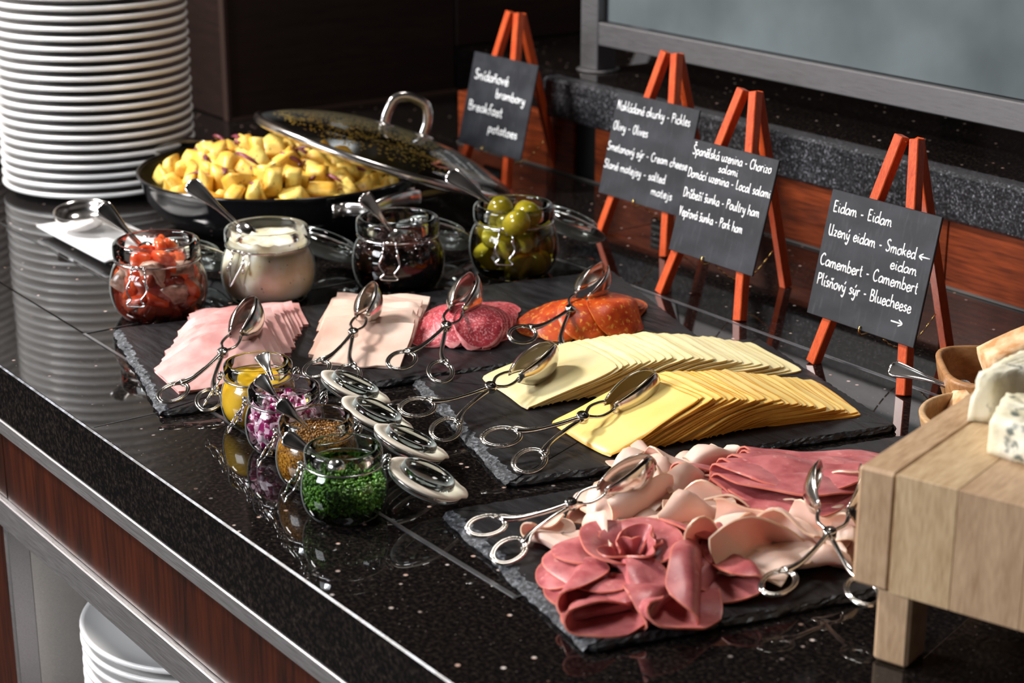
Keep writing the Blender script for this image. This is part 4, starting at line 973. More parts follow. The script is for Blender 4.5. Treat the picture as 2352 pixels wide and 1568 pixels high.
    Mx = Matrix([[ex[i], ey[i], ez[i], lo[i]] for i in range(3)] + [[0, 0, 0, 1]])
    pf = [(0, -.0110 * k), (R * .55, -.0106 * k), (R * .86, -.0090 * k), (R * .985, -.005 * k), (R, 0), (R * .96, .0012 * k), (R * .74, .0012 * k), (R * .735, .0060 * k), (R * .71, .0108 * k), (R * .66, .0112 * k), (R * .635, .0070 * k), (R * .60, .0005 * k), (0, -.0010 * k)]
    V, Fc = lathe(pf, 48); lo_ = obj('lid', V, Fc, THICK, root); lo_.matrix_local = Mx
    if gasket:
        gk = lathe([(R * .745, .0016), (R * .98, .0016), (R * 1.04, .0009), (R * 1.045, .0020), (R * .99, .0030), (R * .745, .0030)], 48, close=True)
        V = [(v[0] * (1.10 if v[0] > R * .93 and abs(v[1]) < R * .35 else 1), v[1], v[2]) for v in gk[0]]
        og = obj('rubber_gasket', V, gk[1], RUBBER, lo_); og['label'] = 'white rubber ring around the open glass lid'
    V, Fc = tube(arc_pts(R * 1.0, -.0008 * k, 0, 2 * math.pi * 47 / 48, 48), wr, 6, closed=True); obj('lid_wire', V, Fc, WIRE, lo_)
    return root
def fill_r(rb, H, z):  # inner radius at height z
    rn = rb * .86
    return float(np.interp(z / H, [.06, .15, .32, .48, .62, .75, .98], [rb * .80, rb * .915, rb * .985, rb * .972, rb * .915, rn * .935, rn * .90]))
def mass(c, rb, H, z1, mat, name, label, cat, bumpy=.0015, seed=1, inset=.0006, z0=.0068):
    """the contents as one body that fills the jar up to height z1"""
    r_ = np.random.RandomState(seed); zs = [z0, H * .12, H * .22, H * .34, H * .46, H * .56, H * .66]; zs = [z for z in zs if z < z1 - .002] + [z1]
    prof = [(0, z0)] + [(fill_r(rb, H, z) - inset, z) for z in zs] + [(fill_r(rb, H, z1) * f, z1) for f in (.88, .76, .64, .52, .4, .28, .14)] + [(0, z1)]
    V, Fc = lathe(prof, 40); V = np.array(V)
    nz = np.where(V[:, 2] >= z1 - 1e-5, 1.0, 0.0) * np.array([mnoise.noise(Vector((v[0] * 110, v[1] * 110, seed))) + .6 * mnoise.noise(Vector((v[0] * 300, v[1] * 300, seed))) + .4 for v in V]) * bumpy * 1.6
    ang = np.arctan2(V[:, 1], V[:, 0]); nz += np.where(V[:, 2] >= z1 - 1e-5, 1, 0) * bumpy * .6 * (np.sin(ang * 2 + seed) + 1) * np.clip(np.hypot(V[:, 0], V[:, 1]) / rb, 0, 1)
    V[:, 2] += nz
    o = obj(name, V, Fc, mat, None, loc=(c[0], c[1], .0006)); return tag(o, label, cat)
def chunk_mesh(name, dims, mat, seed, jag=.18, cuts=2, round_=.55):
    import bmesh
    r_ = random.Random(seed); bm = bmesh.new(); bmesh.ops.create_cube(bm, size=1); 
    for v in bm.verts: v.co += Vector([r_.uniform(-jag, jag) for _ in range(3)])
    bmesh.ops.subdivide_edges(bm, edges=bm.edges[:], cuts=cuts, use_grid_fill=True)
    for v in bm.verts:
        l = v.co.length; tgt = v.co.normalized() * .62; v.co = v.co.lerp(tgt, round_ * min(1, max(0, (l - .5) * 2.2)))
        v.co = Vector([v.co[i] * dims[i] for i in range(3)])
    me = bpy.data.meshes.new(name); bm.to_mesh(me); bm.free()
    me.polygons.foreach_set('use_smooth', [True] * len(me.polygons)); me.materials.append(mat)
    return me
def scatter_in_jar(c, rb, H, z0, z1, meshes, n, name, label, cat, group, sz, seed, shell=.6):
    r_ = random.Random(seed); pts = []; tries = 0; ext = max(v.co.length for v in meshes[0].vertices) * .80 + .0006
    while len(pts) < n and tries < n * 400:
        tries += 1; z = r_.uniform(z0, z1); R = fill_r(rb, H, min(z, H * .95)) - ext; rr = R * math.sqrt(r_.uniform(shell ** 2, 1)) if r_.random() < .8 else R * math.sqrt(r_.random()); a = r_.uniform(0, 2 * math.pi)
        p = (rr * math.cos(a), rr * math.sin(a), z)
        d = sz * (.88 if tries < n * 150 else .6)
        if all((p[0] - q[0]) ** 2 + (p[1] - q[1]) ** 2 + (p[2] - q[2]) ** 2 > d * d for q in pts): pts.append(p)
    for p in pts:
        o = bpy.data.objects.new(name, r_.choice(meshes)); COL.objects.link(o); o.location = (c[0] + p[0], c[1] + p[1], .0006 + p[2]); o.rotation_euler = [r_.uniform(0, 6.28) for _ in range(3)]
        tag(o, label, cat, group)
def liquid(c, rb, H, z1, mat, label, name='brine'):
    prof = [(0, .0066)] + [(fill_r(rb, H, z) - .0003, z) for z in np.linspace(.0066, z1, 8)] + [(0, z1)]
    V, Fc = lathe(prof, 44); return tag(obj(name, V, Fc, mat, None, loc=(c[0], c[1], .0006)), label, 'liquid')

RB, JH = .0575, .0905; RS, SH = .0385, .0635
JB = {}
for k, (q, r) in dict(j1=((355, 742), .043), j2=((610, 705), .043), j3=((912, 680), .043), j4=((1180, 645), .043)).items(): JB[k] = g(*q) + F0 * r * .9
for k, (q, r) in dict(s1=((590, 990), .029), s2=((650, 1050), .029), s3=((725, 1130), .029), s4=((787, 1207), .029)).items(): JB[k] = g(*q) + F0 * r * .9
def az(c, px, py, z): d = g(px, py, z) - c; return math.atan2(d[1], d[0])
BGp = 'large clip-top jars'; SGp = 'small clip-top jars'
j1, j2, j3, j4, s1, s2, s3, s4 = [JB[k] for k in ('j1', 'j2', 'j3', 'j4', 's1', 's2', 's3', 's4')]
def lp(px, py, z): return g(px, py, z)
jar(j1, RB, JH, az(j1, 270, 690, .05), np.array((-2.005, .966, .042)), 'large jar of red pepper and herring salad, furthest left', BGp, lid_tilt=.58, swing=.30)
jar(j2, RB, JH, az(j2, 490, 640, .05), np.array((-1.945, 1.126, .042)), 'large jar of white creamy spread, second from the left', BGp, lid_tilt=.58, swing=.5, lever=2)
jar(j3, RB, JH, az(j3, 850, 690, .04), np.array((-1.911, 1.271, .042)), 'large jar of black olives, third from the left', BGp, lid_tilt=.58, swing=.22)
jar(j4, RB, JH, az(j4, 1115, 650, .04), np.array((-1.845, 1.438, .043)), 'large jar of gherkins, furthest right', BGp, lid_tilt=.58, swing=.25)
jar(s1, RS, SH, az(s1, 520, 905, .03), lp(812, 892, .028), 'small jar of yellow mustard, rearmost of the four', SGp, .78, True, .44, .62)
jar(s2, RS, SH, az(s2, 565, 965, .03), lp(862, 955, .028), 'small jar of chopped red onion, second from the back', SGp, .78, True, .44, .62)
jar(s3, RS, SH, az(s3, 640, 1040, .03), lp(940, 1018, .028), 'small jar of grain mustard, third from the back', SGp, .78, True, .44, .62, lever=1)
jar(s4, RS, SH, az(s4, 675, 1120, .03), lp(978, 1102, .030), 'small jar of chopped green chives, nearest of the four', SGp, .78, True, .42, .62)
# contents
scatter_in_jar(j1, RB, JH, .012, .072, [chunk_mesh('pepper', (.030, .023, .012), PEPP, s, .22) for s in (1, 2, 3)] + [chunk_mesh('pepper_dark', (.026, .020, .014), CARR, s, .2) for s in (7, 8)], 58, 'pepper_piece', 'red pepper piece in the leftmost large jar', 'vegetable', 'salad pieces in the leftmost jar', .0165, 1, .8)
scatter_in_jar(j1, RB, JH, .012, .062, [chunk_mesh('herring', (.030, .023, .016), HERR, s, .2) for s in (4, 5)], 15, 'herring_piece', 'grey brown herring piece in the leftmost large jar', 'fish', 'herring pieces in the leftmost jar', .020, 2, .86)
mass(j1, RB * .80, JH, .050, CARR, 'salad_core', 'dark red salad mixture inside the leftmost large jar', 'salad', .003, 3)
mass(j2, RB, JH, .074, CREAM, 'cream_spread', 'white creamy spread flecked with herbs filling the second large jar', 'spread', .002, 4)
def ring_mesh(name, R, r, mat, sq=1.0):
    V, Fc = tube([(R * math.cos(a), R * math.sin(a), 0) for a in np.linspace(0, 2 * math.pi, 13)[:-1]], r, 7, closed=True); me = mesh(V, Fc, True, None, name); me.materials.append(mat); return me
scatter_in_jar(j3, RB, JH, .012, .058, [ring_mesh('olive', .0048, .0030, OLIV)] + [chunk_mesh('olive_b', (.013, .013, .011), OLIV, 8, .08, 2, .8)], 110, 'black_olive', 'black olive slice in the dark large jar', 'olive', 'black olives in the jar', .0105, 5, .72)
mass(j3, RB * .80, JH, .050, OLIV, 'olive_core', 'dense mass of black olives in the dark large jar', 'olives', .003, 6)
tag(bpy.data.objects['olive_core'], kind='stuff')
liquid(j3, RB, JH, .048, DBRINE, 'dark olive brine in the third large jar')
def gherkin(seed, L=.026, r=.0135):
    prof = [(0, -L / 2), (r * .96, -L / 2), (r, -L / 2 + .001), (r * 1.02, 0), (r * .9, L * .3), (r * .6, L * .46), (0, L * .5)]
    V, Fc = lathe(prof, 20); me = mesh(V, Fc, True, [1 if k == 0 else 0 for i in range(20) for k in range(6)], 'gherkin'); me.materials.append(GHER); me.materials.append(GHCUT); return me
scatter_in_jar(j4, RB, JH, .018, .072, [gherkin(1, .028, .0155), gherkin(2, .022, .0145), gherkin(3, .034, .0130)], 20, 'gherkin_piece', 'green gherkin piece in the rightmost large jar', 'pickle', 'gherkins in the jar', .027, 9, .75)
for k, (px, py, zz) in enumerate(((1150, 478, .088), (1215, 492, .084), (1190, 510, .080))):
    o = bpy.data.objects.new('gherkin_piece', bpy.data.meshes['gherkin']); COL.objects.link(o); o.location = g(px, py, zz); o.rotation_euler = (k * 1.1, .6 + k, k)
    tag(o, ('round gherkin poking above the jar rim beside the spoon', 'cut gherkin chunk level with the jar rim, right of the spoon', 'small gherkin chunk just inside the jar rim')[k], 'pickle', 'gherkins in the jar')
liquid(j4, RB, JH, .060, BRINE, 'yellow green pickle brine in the rightmost large jar')
mass(s1, RS, SH, .046, MUST, 'mustard', 'smooth yellow mustard in the rearmost small jar', 'mustard', .0015, 7)
scatter_in_jar(s2, RS, SH, .009, .046, [chunk_mesh('onion', (.0095, .008, .005), PONI, s, .22) for s in (1, 2, 3)], 150, 'onion_piece', 'chopped purple and white onion piece in a small jar', 'onion', 'chopped onion pieces', .0066, 12, .6)
mass(s2, RS * .82, SH, .036, PONI, 'onion_core', 'heap of chopped red onion inside the second small jar', 'onion', .002, 8); tag(bpy.data.objects['onion_core'], kind='stuff')
o = mass(s3, RS, SH, .043, GRMU, 'grain_mustard', 'coarse brown grain mustard in the third small jar', 'mustard', .002, 9)
r_ = random.Random(3); mb = MB(); ico = chunk_mesh('seed', (.0017, .0017, .0017), GRMU, 1, .05, 1, .9); sv = [tuple(v.co) for v in ico.vertices]; sf = [tuple(p.vertices) for p in ico.polygons]
for k in range(760):
    a = r_.uniform(0, 6.28); rr = fill_r(RS, SH, .043) * math.sqrt(r_.random()) * .96; dz = .045 + r_.uniform(-.001, .003) + .004 * (1 - rr / RS)
    mb.add([(v[0] + rr * math.cos(a), v[1] + rr * math.sin(a), v[2] + dz) for v in sv], sf)
SEED = meat('mustard_seed', srgb(84, 44, 10), srgb(196, 138, 52), 500, .3, 0)
so = mb.obj('mustard_seeds', SEED, o); so['kind'] = 'stuff'
# chives: short hollow green cuts, uncountable
r_ = random.Random(9); mb = MB()
for k in range(1250):
    z = .009 + .024 * r_.random() ** .8; R = fill_r(RS, SH, z) - .0025; a = r_.uniform(0, 6.28)
    if r_.random() < .7: rr = R * r_.uniform(.82, 1.0)
    else: rr = R * math.sqrt(r_.random()); z = r_.uniform(.026, .036) if r_.random() < .8 else z
    z += .005 * max(0, -math.cos(a - 1.0)) * (z > .025)
    d = np.array([r_.gauss(0, 1) for _ in range(3)]); d /= np.linalg.norm(d); L_ = r_.uniform(.0030, .0066); p = np.array([rr * math.cos(a), rr * math.sin(a), z])
    mb.add(*tube([p - d * L_ / 2, p + d * L_ / 2], r_.uniform(.0009, .0015), 5))
tag(mb.obj('chopped_chives', CHIV, None, loc=(s4[0], s4[1], .0006)), 'chopped green chives heaped in the nearest small jar', 'herbs', kind='stuff')
# spoons in the jars (bowl inside the jar, tip outside)
def jspoon(c, inpx, inz, tip, dd, label, **kw):
    b = g(inpx[0], inpx[1], inz); t = atd(tip[0], tip[1], depth(c) + dd)
    spoon(b, t, label, **kw)
jspoon(j1, (352, 592), .060, (231, 470), .0, 'steel spoon leaning out of the leftmost jar of red salad', hscale=1.35)
jspoon(j2, (585, 550), .068, (432, 418), .0, 'steel spoon with reddish reflection leaning out of the white spread', hscale=1.5)
jspoon(j3, (920, 560), .046, (833, 447), .0, 'steel spoon leaning out of the black olive jar', hscale=1.4)
jspoon(j4, (1200, 520), .060, (1028, 397), -.01, 'steel spoon leaning out of the gherkin jar', hscale=1.6)
jspoon(s1, (640, 905), .038, (600, 812), -.01, 'small spoon standing in the rearmost small jar of yellow mustard', hscale=1.1, bowlw=.008)
jspoon(s2, (668, 950), .036, (592, 865), -.01, 'small spoon standing in the jar of chopped red onion', hscale=1.05, bowlw=.008)
jspoon(s3, (730, 1005), .040, (640, 922), -.01, 'small spoon standing in the jar of grain mustard', hscale=1.05, bowlw=.008)
jspoon(s4, (790, 1085), .038, (652, 1000), -.01, 'small spoon standing in the nearest jar of chives', hscale=1.05, bowlw=.008)

# ------------------------------------------------------------------ pan with potatoes and glass lid
pz = .076; pcn = g(646, 386, pz); PR = .2005
pan = empty('serving_pan', (pcn[0], pcn[1], .0006), 0, 'wide black enamel pan full of roast potatoes', 'pan')
V, Fc = lathe([(0, 0), (PR * .60, 0), (PR * .70, .003), (PR * .86, .020), (PR * .945, .044), (PR * .975, .066), (PR * .985, pz - .004), (PR * 1.0, pz - .001), (PR * 1.0, pz + .001), (PR * .985, pz + .0015), (PR * .965, pz - .003)], 80); obj('pan_body', V, Fc, ENAM, pan)
V, Fc = lathe([(PR * .972, pz + .0006), (PR * .962, pz - .006), (PR * .93, .048), (PR * .83, .022), (PR * .66, .006), (0, .005)], 80); obj('pan_lining', V, Fc, PANIN, pan)
V, Fc = tube(arc_pts(PR * .992, pz + .0008, 0, 2 * math.pi * 79 / 80, 80), .0022, 8, closed=True); obj('pan_rim', V, Fc, ENAM, pan)
def pan_handle(az_):
    ca, sa = math.cos(az_), math.sin(az_); W = lambda r_, s_, z_: (r_ * ca - s_ * sa, r_ * sa + s_ * ca, z_)
    z = pz - .016
    pts = smoothpath([W(PR * .97, -.074, z), W(PR * .99, -.055, z), W(PR + .034, -.046, z + .004), W(PR + .042, -.025, z + .010), W(PR + .044, 0, z + .012), W(PR + .042, .025, z + .010), W(PR + .034, .046, z + .004), W(PR * .99, .055, z), W(PR * .97, .074, z)], 5)
    V, Fc = tube(pts, .0034, 8, flat=3.0, up=(0, 0, 1)); h = obj('side_handle', V, Fc, STEEL, pan)
    for s_ in (-.064, .064):
        q = W(PR * .985, s_, z); V, Fc = lathe([(0, .003), (.003, .0022), (.004, 0), (0, 0)], 10)
        M_ = Matrix.Translation(q) @ Matrix.Rotation(az_, 4, 'Z') @ Matrix.Rotation(math.pi / 2, 4, 'Y'); ro = obj('rivet', V, Fc, STEEL, h); ro.matrix_local = M_
haz = az(pcn, 850, 470, .055)
pan_handle(haz); pan_handle(haz + math.pi)
# potatoes: heap of individual chunks
pm = [chunk_mesh('potato', d, POTA, 20 + i, .24, 2, .30) for i, d in enumerate([(.042, .030, .024), (.036, .034, .020), (.048, .024, .026), (.030, .030, .026), (.046, .034, .018), (.036, .024, .024), (.040, .036, .016), (.050, .028, .020)])]
r_ = random.Random(17); pts = []
def moundz(x, y):
    r = math.hypot(x, y) / PR; return .044 + .052 * max(0, 1 - (r / .95) ** 2.4) - .20 * max(0, x * RR[0] + y * RR[1] + .03)
for lay in range(3):
    tries = 0
    while tries < 3500:
        tries += 1; a = r_.uniform(0, 6.28); r = PR * .86 * math.sqrt(r_.random()); x, y = r * math.cos(a), r * math.sin(a)
        z = moundz(x, y) - lay * .022 + r_.uniform(-.003, .006)
        if z < .030 or r > PR * (.70 + z * 1.9): continue
        if all((x - q[0]) ** 2 + (y - q[1]) ** 2 + (z - q[2]) ** 2 > .0275 ** 2 for q in pts): pts.append((x, y, z))
        if len(pts) > 200: break
for p in pts:
    o = bpy.data.objects.new('potato_chunk', r_.choice(pm)); COL.objects.link(o); o.location = (pcn[0] + p[0], pcn[1] + p[1], p[2]); o.rotation_euler = [r_.uniform(0, 6.28) for _ in range(3)]
    o.scale = [r_.uniform(.80, 1.06)] * 3
    ix_ = p[0] * RR[0] + p[1] * RR[1]; iy_ = p[0] * F0[0] + p[1] * F0[1]
    tag(o, 'golden roast potato chunk ' + ('buried low ' if p[2] < moundz(p[0], p[1]) - .012 else 'on top ') + ('at the left' if ix_ < -.06 else 'at the right' if ix_ > .06 else 'in the middle') + ('-hand front' if iy_ < -.03 and abs(ix_) > .06 else ' front' if iy_ < -.03 else ' back' if iy_ > .04 else ' centre') + ' of the pan heap', 'potato', 'roast potato chunks')
for k in range(30):
    a = r_.uniform(0, 6.28); r = PR * .72 * math.sqrt(r_.random()); x, y = r * math.cos(a), r * math.sin(a); z = moundz(x, y) + .013
    R = r_.uniform(.012, .022); a0 = r_.uniform(0, 6.28); sp = r_.uniform(1.6, 3.2); tl = r_.uniform(-.9, .9)
    pp = [(R * math.cos(a0 + sp * t), R * math.sin(a0 + sp * t) * math.cos(tl), R * math.sin(a0 + sp * t) * math.sin(tl)) for t in np.linspace(0, 1, 9)]
    V, Fc = tube(pp, [.0014, .003, .0038, .004, .004, .004, .0038, .0028, .001], 6, flat=.6)
    o = obj('onion_strip', V, Fc, ONIO, None, loc=(pcn[0] + x, pcn[1] + y, z)); tag(o, 'curled strip of red onion among the roast potatoes', 'onion', 'onion strips in the pan')
# glass lid leaning on the pan rim
Lr = g(1174, 444, .004); Ll = CC + ray(586, 270) * 2.615
cen = (Lr + Ll) / 2; LR_ = np.linalg.norm(Lr - Ll) / 2; ex = (Lr - Ll) / (2 * LR_)
vw = CC - cen; vw /= np.linalg.norm(vw); n0 = np.cross(ex, vw); n0 /= np.linalg.norm(n0)
if n0[2] < 0: n0 = -n0
v2 = np.cross(n0, ex); v2 *= np.sign(v2 @ vw); t_ = math.radians(5.0)
ez = n0 * math.cos(t_) + v2 * math.sin(t_); ey = np.cross(ez, ex)
lid = bpy.data.objects.new('pan_lid', None); COL.objects.link(lid); lid.matrix_world = Matrix([[ex[i], ey[i], ez[i], cen[i]] for i in range(3)] + [[0, 0, 0, 1]])
tag(lid, 'domed glass pan lid with steel rim leaning over the potatoes', 'lid')
dome = [(LR_ * .975, .003), (LR_ * .9, .0120), (LR_ * .75, .0240), (LR_ * .5, .0370), (LR_ * .25, .0440), (0, .0460)]
V, Fc = lathe([(p[0], p[1]) for p in smoothpath([(a, b, 0) for a, b in dome], 4)], 72); obj('glass_dome', V, Fc, LIDG, lid)
V, Fc = lathe([(LR_ * .955, -.006), (LR_ * .985, -.0065), (LR_, -.004), (LR_, .003), (LR_ * .985, .0060), (LR_ * .955, .0055), (LR_ * .965, .001)], 80, close=True); obj('steel_rim', V, Fc, STEEL, lid)
def W3(a, b, c_): return (a, b, c_)
pts = smoothpath([(-.030, 0, .045), (-.031, 0, .062), (-.026, 0, .083), (-.012, 0, .092), (.006, 0, .092), (.022, 0, .086), (.030, 0, .066), (.030, 0, .045)], 5)
V, Fc = tube(pts, .0075, 8, flat=.45, up=(0, 1, 0)); 
dx_ = np.array([ex[0], ex[1]]); hobj = obj('lid_handle', V, Fc, STEEL, lid); hobj.location = (LR_ * .07, 0, 0)
V, Fc = lathe([(0, .049), (.012, .048), (.016, .0465), (.016, .044), (0, .044)], 20)
for s_ in (-.030, .030): obj('handle_foot', [(v[0] + s_, v[1], v[2] - .001) for v in V], Fc, STEEL, hobj)
# drops of condensation inside the lid; gold colour paints in potatoes refracted through them
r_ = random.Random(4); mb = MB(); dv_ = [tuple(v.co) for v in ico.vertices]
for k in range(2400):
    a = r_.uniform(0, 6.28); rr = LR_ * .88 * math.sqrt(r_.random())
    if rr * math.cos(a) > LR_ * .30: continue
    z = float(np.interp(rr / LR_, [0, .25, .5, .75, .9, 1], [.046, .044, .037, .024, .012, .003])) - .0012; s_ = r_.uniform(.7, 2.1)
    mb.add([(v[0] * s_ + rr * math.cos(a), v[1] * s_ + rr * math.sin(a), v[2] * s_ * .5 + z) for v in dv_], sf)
do = mb.obj('condensation', Mat('water_drops_potato_tint').set(col=(.80, .62, .16, 1), rough=.10, trans=.25, ior=1.33).m, lid); do['kind'] = 'stuff'

# ------------------------------------------------------------------ white tray with ladle, left of the jars
ta, tb, tc, td = g(84, 522, .008), g(232, 604, .008), g(322, 528, .008), g(190, 470, .008)
cc_ = (ta + tb + tc + td) / 4; tb = g(240, 604, .008); e1 = (tb - ta); e1L = np.linalg.norm(e1); e1 /= e1L; e2 = np.cross((0, 0, 1.), e1); e2L = .105
if (tc - tb) @ e2 < 0: e2 = -e2
o_c = ta + e1 * e1L / 2 + e2 * e2L / 2
tray = empty('white_tray', (o_c[0], o_c[1], .0006), math.atan2(e1[1], e1[0]), 'small white rectangular porcelain dish under the ladle, by the plates', 'dish')
n = 17; P = np.zeros((n, n, 3))
for i in range(n):
    for j in range(n):
        u, v = -1 + 2 * i / (n - 1), -1 + 2 * j / (n - 1); k_ = max(abs(u), abs(v)); P[i, j] = (u * e1L / 2, v * e2L / 2, .0035 + .006 * max(0, (k_ - .72) / .28) ** 1.3)
V, Fc, _ = grid_solid(P, .003); obj('dish_body', V, Fc, PORC, tray)
V, Fc = box(-e1L * .36, e1L * .36, -e2L * .36, e2L * .36, 0, .002, .0008); obj('dish_foot', V, Fc, PORC, tray)
lb_, lt_ = g(190, 500, .024), g(300, 548, .020)
ladle = bpy.data.objects.new('ladle', None); COL.objects.link(ladle); ladle.location = lb_; tag(ladle, 'steel ladle with a deep round bowl lying on the white dish', 'ladle')
prof = [(.0385, .012), (.037, .004), (.031, -.006), (.018, -.0125), (0, -.0145)]
V, Fc = lathe([(p[0], p[1]) for p in smoothpath([(a, b, 0) for a, b in prof], 3)] + [(0, -.0130), (.018, -.0110), (.030, -.005), (.0355, .004), (.0370, .012), (.0385, .012)], 40); ob = obj('ladle_bowl', V, Fc, STEEL, ladle); ob.rotation_euler = (.12, .10, 0)
hd = (lt_ - lb_); hd[2] = 0; hd /= np.linalg.norm(hd); sdv = np.cross(hd, ZZ)
P = np.zeros((12, 5, 3))
for i in range(12):
    t = i / 11; c_ = hd * (.036 + .15 * t) + ZZ * (.010 + .0 * t - .012 * math.sin(t * 1.5) + .012 * t * t)
    hw = .0045 + .006 * max(0, 1 - t * 4) + .004 * t
    for j in range(5): v = -1 + j / 2; P[i, j] = c_ + sdv * v * hw + ZZ * .0012 * v * v
V, Fc, _ = grid_solid(P, .0018); obj('ladle_handle', V, Fc, STEEL, ladle)

# ------------------------------------------------------------------ butcher block, blue cheese, wooden bowls
zb, zt = .060, .153; crn = np.array([-.841, .922]); ba = math.radians(17.0)
blk = empty('butcher_block', (crn[0], crn[1], 0.0006), ba, 'thick pale wooden butcher block on square legs, right foreground', 'cutting board')
ws = [.030, .047, .052, .058, .05, .055, .05]; x = 0
BLh = .262
for i, w_ in enumerate(ws):
    V, Fc = box(x, x + w_ - .0002, 0, BLh, zb, zt, .0026 if i == 0 else .0005)
    if i: V = [(v[0], v[1], v[2]) for v in V]
    obj('plank', V, Fc, (BLOCK, BLOCKS, BLOCK2, BLOCK, BLOCKS, BLOCK2, BLOCK)[i], blk, smooth=False); x += w_
BW = x
for lx in (.018, BW - .045):
    for ly in (.006, BLh - .046):
        obj('leg', *box(lx, lx + .0275, ly, ly + .033, 0, zb - .0005, .0025), BLOCK2, blk, smooth=False)
def rough_wedge(name, poly, z0, h, seed, mats, label, taper=.06):
    """a broken cheese piece with a plan polygon: uneven faces, darker rind around the base"""
    r_ = random.Random(seed); n = len(poly); pts = []
    for i in range(n):
        a, b = np.array(poly[i]), np.array(poly[(i + 1) % n])
        m_ = max(int(np.linalg.norm(b - a) / .004), 2)
        for k in range(m_): pts.append(a + (b - a) * k / m_)
    c = sum(pts) / len(pts); N_ = len(pts); V = []; Fc = []; L_ = 7
    for l in range(L_):
        t = l / (L_ - 1); sc = 1 - taper * t - (.03 if t in (0, 1) else 0)
        for p in pts:
            q = (p - c) * sc; nv_ = mnoise.noise(Vector((q[0] * 90 + seed, q[1] * 90, t * 3))) + .5 * mnoise.noise(Vector((q[0] * 260, q[1] * 260 + seed, t * 8))); q = q * (1 + .045 * nv_)
            V.append((q[0], q[1], h * t + (.0016 * nv_ if l else 0)))
    for l in range(L_ - 1):
        for i in range(N_): j = (i + 1) % N_; Fc.append((l * N_ + i, l * N_ + j, (l + 1) * N_ + j, (l + 1) * N_ + i))
    k = len(V); V.append((0, 0, 0)); V.append((0, 0, h + .001)); 
    for sc in (.66, .33):
        for p in pts: q = (p - c) * sc; V.append((q[0], q[1], h + r_.uniform(-.001, .0012)))
    t0 = (L_ - 1) * N_; r1 = k + 2; r2 = r1 + N_
    for i in range(N_):
        j = (i + 1) % N_; Fc.append((j, i, k)); Fc += [(t0 + i, t0 + j, r1 + j, r1 + i), (r1 + i, r1 + j, r2 + j, r2 + i), (r2 + i, r2 + j, k + 1)]
    mi = [0] * ((L_ - 1) * N_) + [0] * (4 * N_)
    o = obj(name, V, Fc, mats, None, True, None, loc=(c[0], c[1], z0)); o.data.update(); return tag(o, label, 'cheese', 'blue cheese pieces')
def GZ(px, py, z): return g(px, py, z)[:2]
zc = zt + .0014
lw = [GZ(2262, 1040, zc), GZ(2420, 1090, zc), GZ(2480, 1000, zc), GZ(2300, 975, zc)]
rough_wedge('blue_cheese_wedge', lw, zc, .028, 5, [BLUEC], 'lower piece of blue cheese with yellowish rind lying on the wooden block')
up = [GZ(2213, 962, zc + .0), GZ(2270, 968, zc), GZ(2500, 900, zc), GZ(2480, 850, zc), GZ(2330, 880, zc)]
up = [np.array(p) for p in up]
o = rough_wedge('blue_cheese_wedge', [GZ(2216, 968, zc), GZ(2262, 972, zc), GZ(2520, 930, zc), GZ(2500, 850, zc), GZ(2330, 905, zc)], zc, .038, 6, [BLUEC], 'upper white piece of blue cheese with dark veins on the wooden block', .1)
# bowls behind the block
def bowl(c, R, H, mat, label, squash=1.0, rot=0.0, sq=2.0, foot=.45, t=.006):
    root = empty('wooden_bowl', (c[0], c[1], .0006), rot, label, 'bowl', 'wooden bowls')
    prof = [(0, 0), (foot, 0), (foot + .12, .02), (.80, .32), (.93, .65), (1.0, .96), (1.0, 1.0)]
    pin = [(1.0, 1.0), (.985, 1.02), (1 - t / R * 1.0, 1.0), (.90, .66), (.76, .36), (.5, .12), (0, .09)]
    full = [tuple(p) for p in smoothpath([(a, b, 0) for a, b in prof], 3)] + [tuple(p) for p in smoothpath([(a, b, 0) for a, b in pin], 3)][1:]
    V = []; Fc = []; n = 64; m_ = len(full)
    for i in range(n):
        a = 2 * math.pi * i / n; ca, sa = math.cos(a), math.sin(a); f = (abs(ca) ** sq + abs(sa) ** sq) ** (-1 / sq)
        for r, z, _ in full: V.append((r * R * f * ca, r * R * squash * f * sa, z * H))
    for i in range(n):
        j = (i + 1) % n
        for k in range(m_ - 1): Fc.append((i * m_ + k, j * m_ + k, j * m_ + k + 1, i * m_ + k + 1))
    obj('bowl_body', V, Fc, mat, root); return root
bA = g(2284, 962, .056); bowl(bA, .068, .058, BOWLW2, 'round pale wooden bowl with torn bread behind the block')
cA_, cB_ = g(2130, 794, .070), g(2176, 892, .070); ed = cB_ - cA_; hl = np.linalg.norm(ed) / 2; ed /= 2 * hl; eo = np.cross((0, 0, 1.), ed)
if eo @ RR < 0: eo = -eo
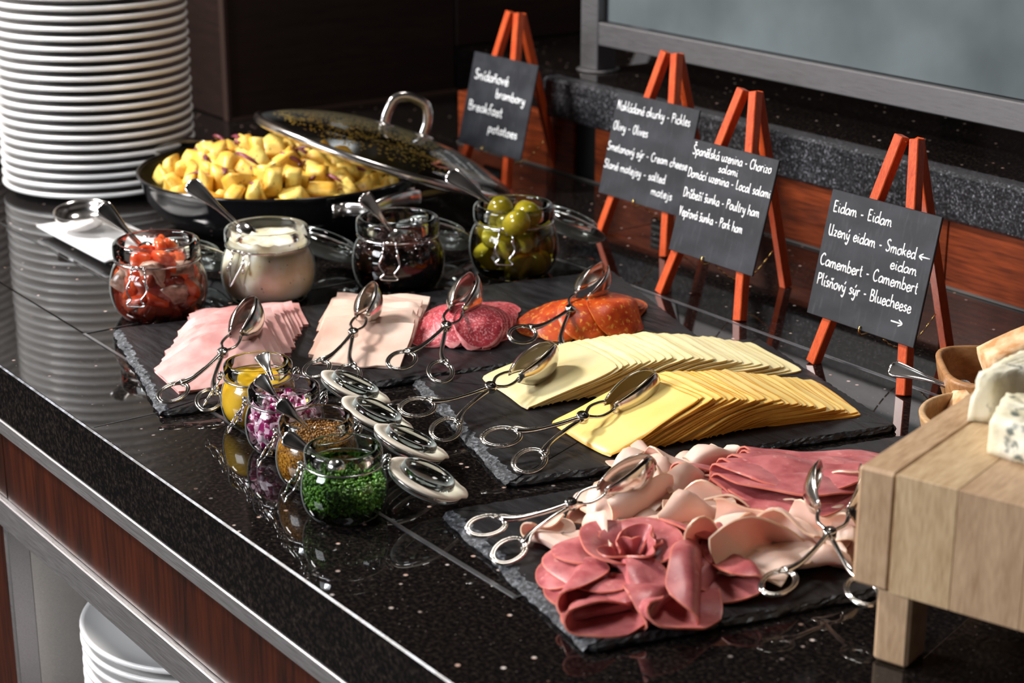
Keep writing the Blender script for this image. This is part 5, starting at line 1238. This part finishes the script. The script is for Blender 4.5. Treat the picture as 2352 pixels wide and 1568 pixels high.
BBc = (cA_ + cB_) / 2 + eo * (hl * 1.04)
bowl(BBc, hl * 1.0, .070, BOWLW, 'larger squarish wooden bowl holding oil, furthest right', 1.0, math.atan2(eo[1], eo[0]), 4.0, .4)
V, Fc = lathe([(0, .0), (.040, .0), (.041, .001), (0, .0012)], 40); tag(obj('olive_oil', V, Fc, OIL, None, loc=(BBc[0], BBc[1], .0180)), 'yellow green oil pooled in the squarish wooden bowl', 'oil')
PEPC = chunk_mesh('pepper_bit', (.016, .012, .004), PEPP, 31, .2)
for k, (dx, dy) in enumerate(((-.018, -.012), (.01, .0), (-.002, .018))):
    o = bpy.data.objects.new('pepper_piece', PEPC); COL.objects.link(o); o.location = (BBc[0] + dx, BBc[1] + dy, .0205); o.rotation_euler = (0, 0, k * 2); tag(o, 'red pepper bit floating in the oil of the wooden bowl', 'vegetable', 'pepper bits in the oil')
BRM = [chunk_mesh('bread', (.036, .022, .022), BREAD, 40 + i, .25, 3, .3) for i in range(3)]
bl = [((2182, 952), .040, 'torn piece of bread at the left rim of the round bowl', .62), ((2225, 930), .050, 'torn bread crust leaning against the blue cheese in the round bowl', 1.0), ((2262, 975), .036, 'torn bread piece hidden low in the round bowl', 1.1)]
for k, (q, z, lb, s_) in enumerate(bl):
    o = bpy.data.objects.new('bread_piece', BRM[k]); COL.objects.link(o); o.location = g(*q, z); o.rotation_euler = (.4 * k, .5, 1.1 * k); o.scale = (s_,) * 3; tag(o, lb, 'bread', 'torn bread pieces')
o = bpy.data.objects.new('bread_piece', BRM[1]); COL.objects.link(o); o.location = g(2335, 815, .12); o.rotation_euler = (.2, -.5, .9); o.scale = (1.9, 1.4, 1.3); tag(o, 'large torn bread piece standing behind the blue cheese', 'bread', 'torn bread pieces')
spoon(g(2235, 905, .055), g(2042, 843, .066), 'dark handled spoon resting across the rim of the round wooden bowl', 'serving_spoon', .003, 'spoon in the bowl', 1.15)
print('tris', sum(len(o.data.polygons) * 2 for o in bpy.data.objects if o.type == 'MESH'), 'objs', len(bpy.data.objects))
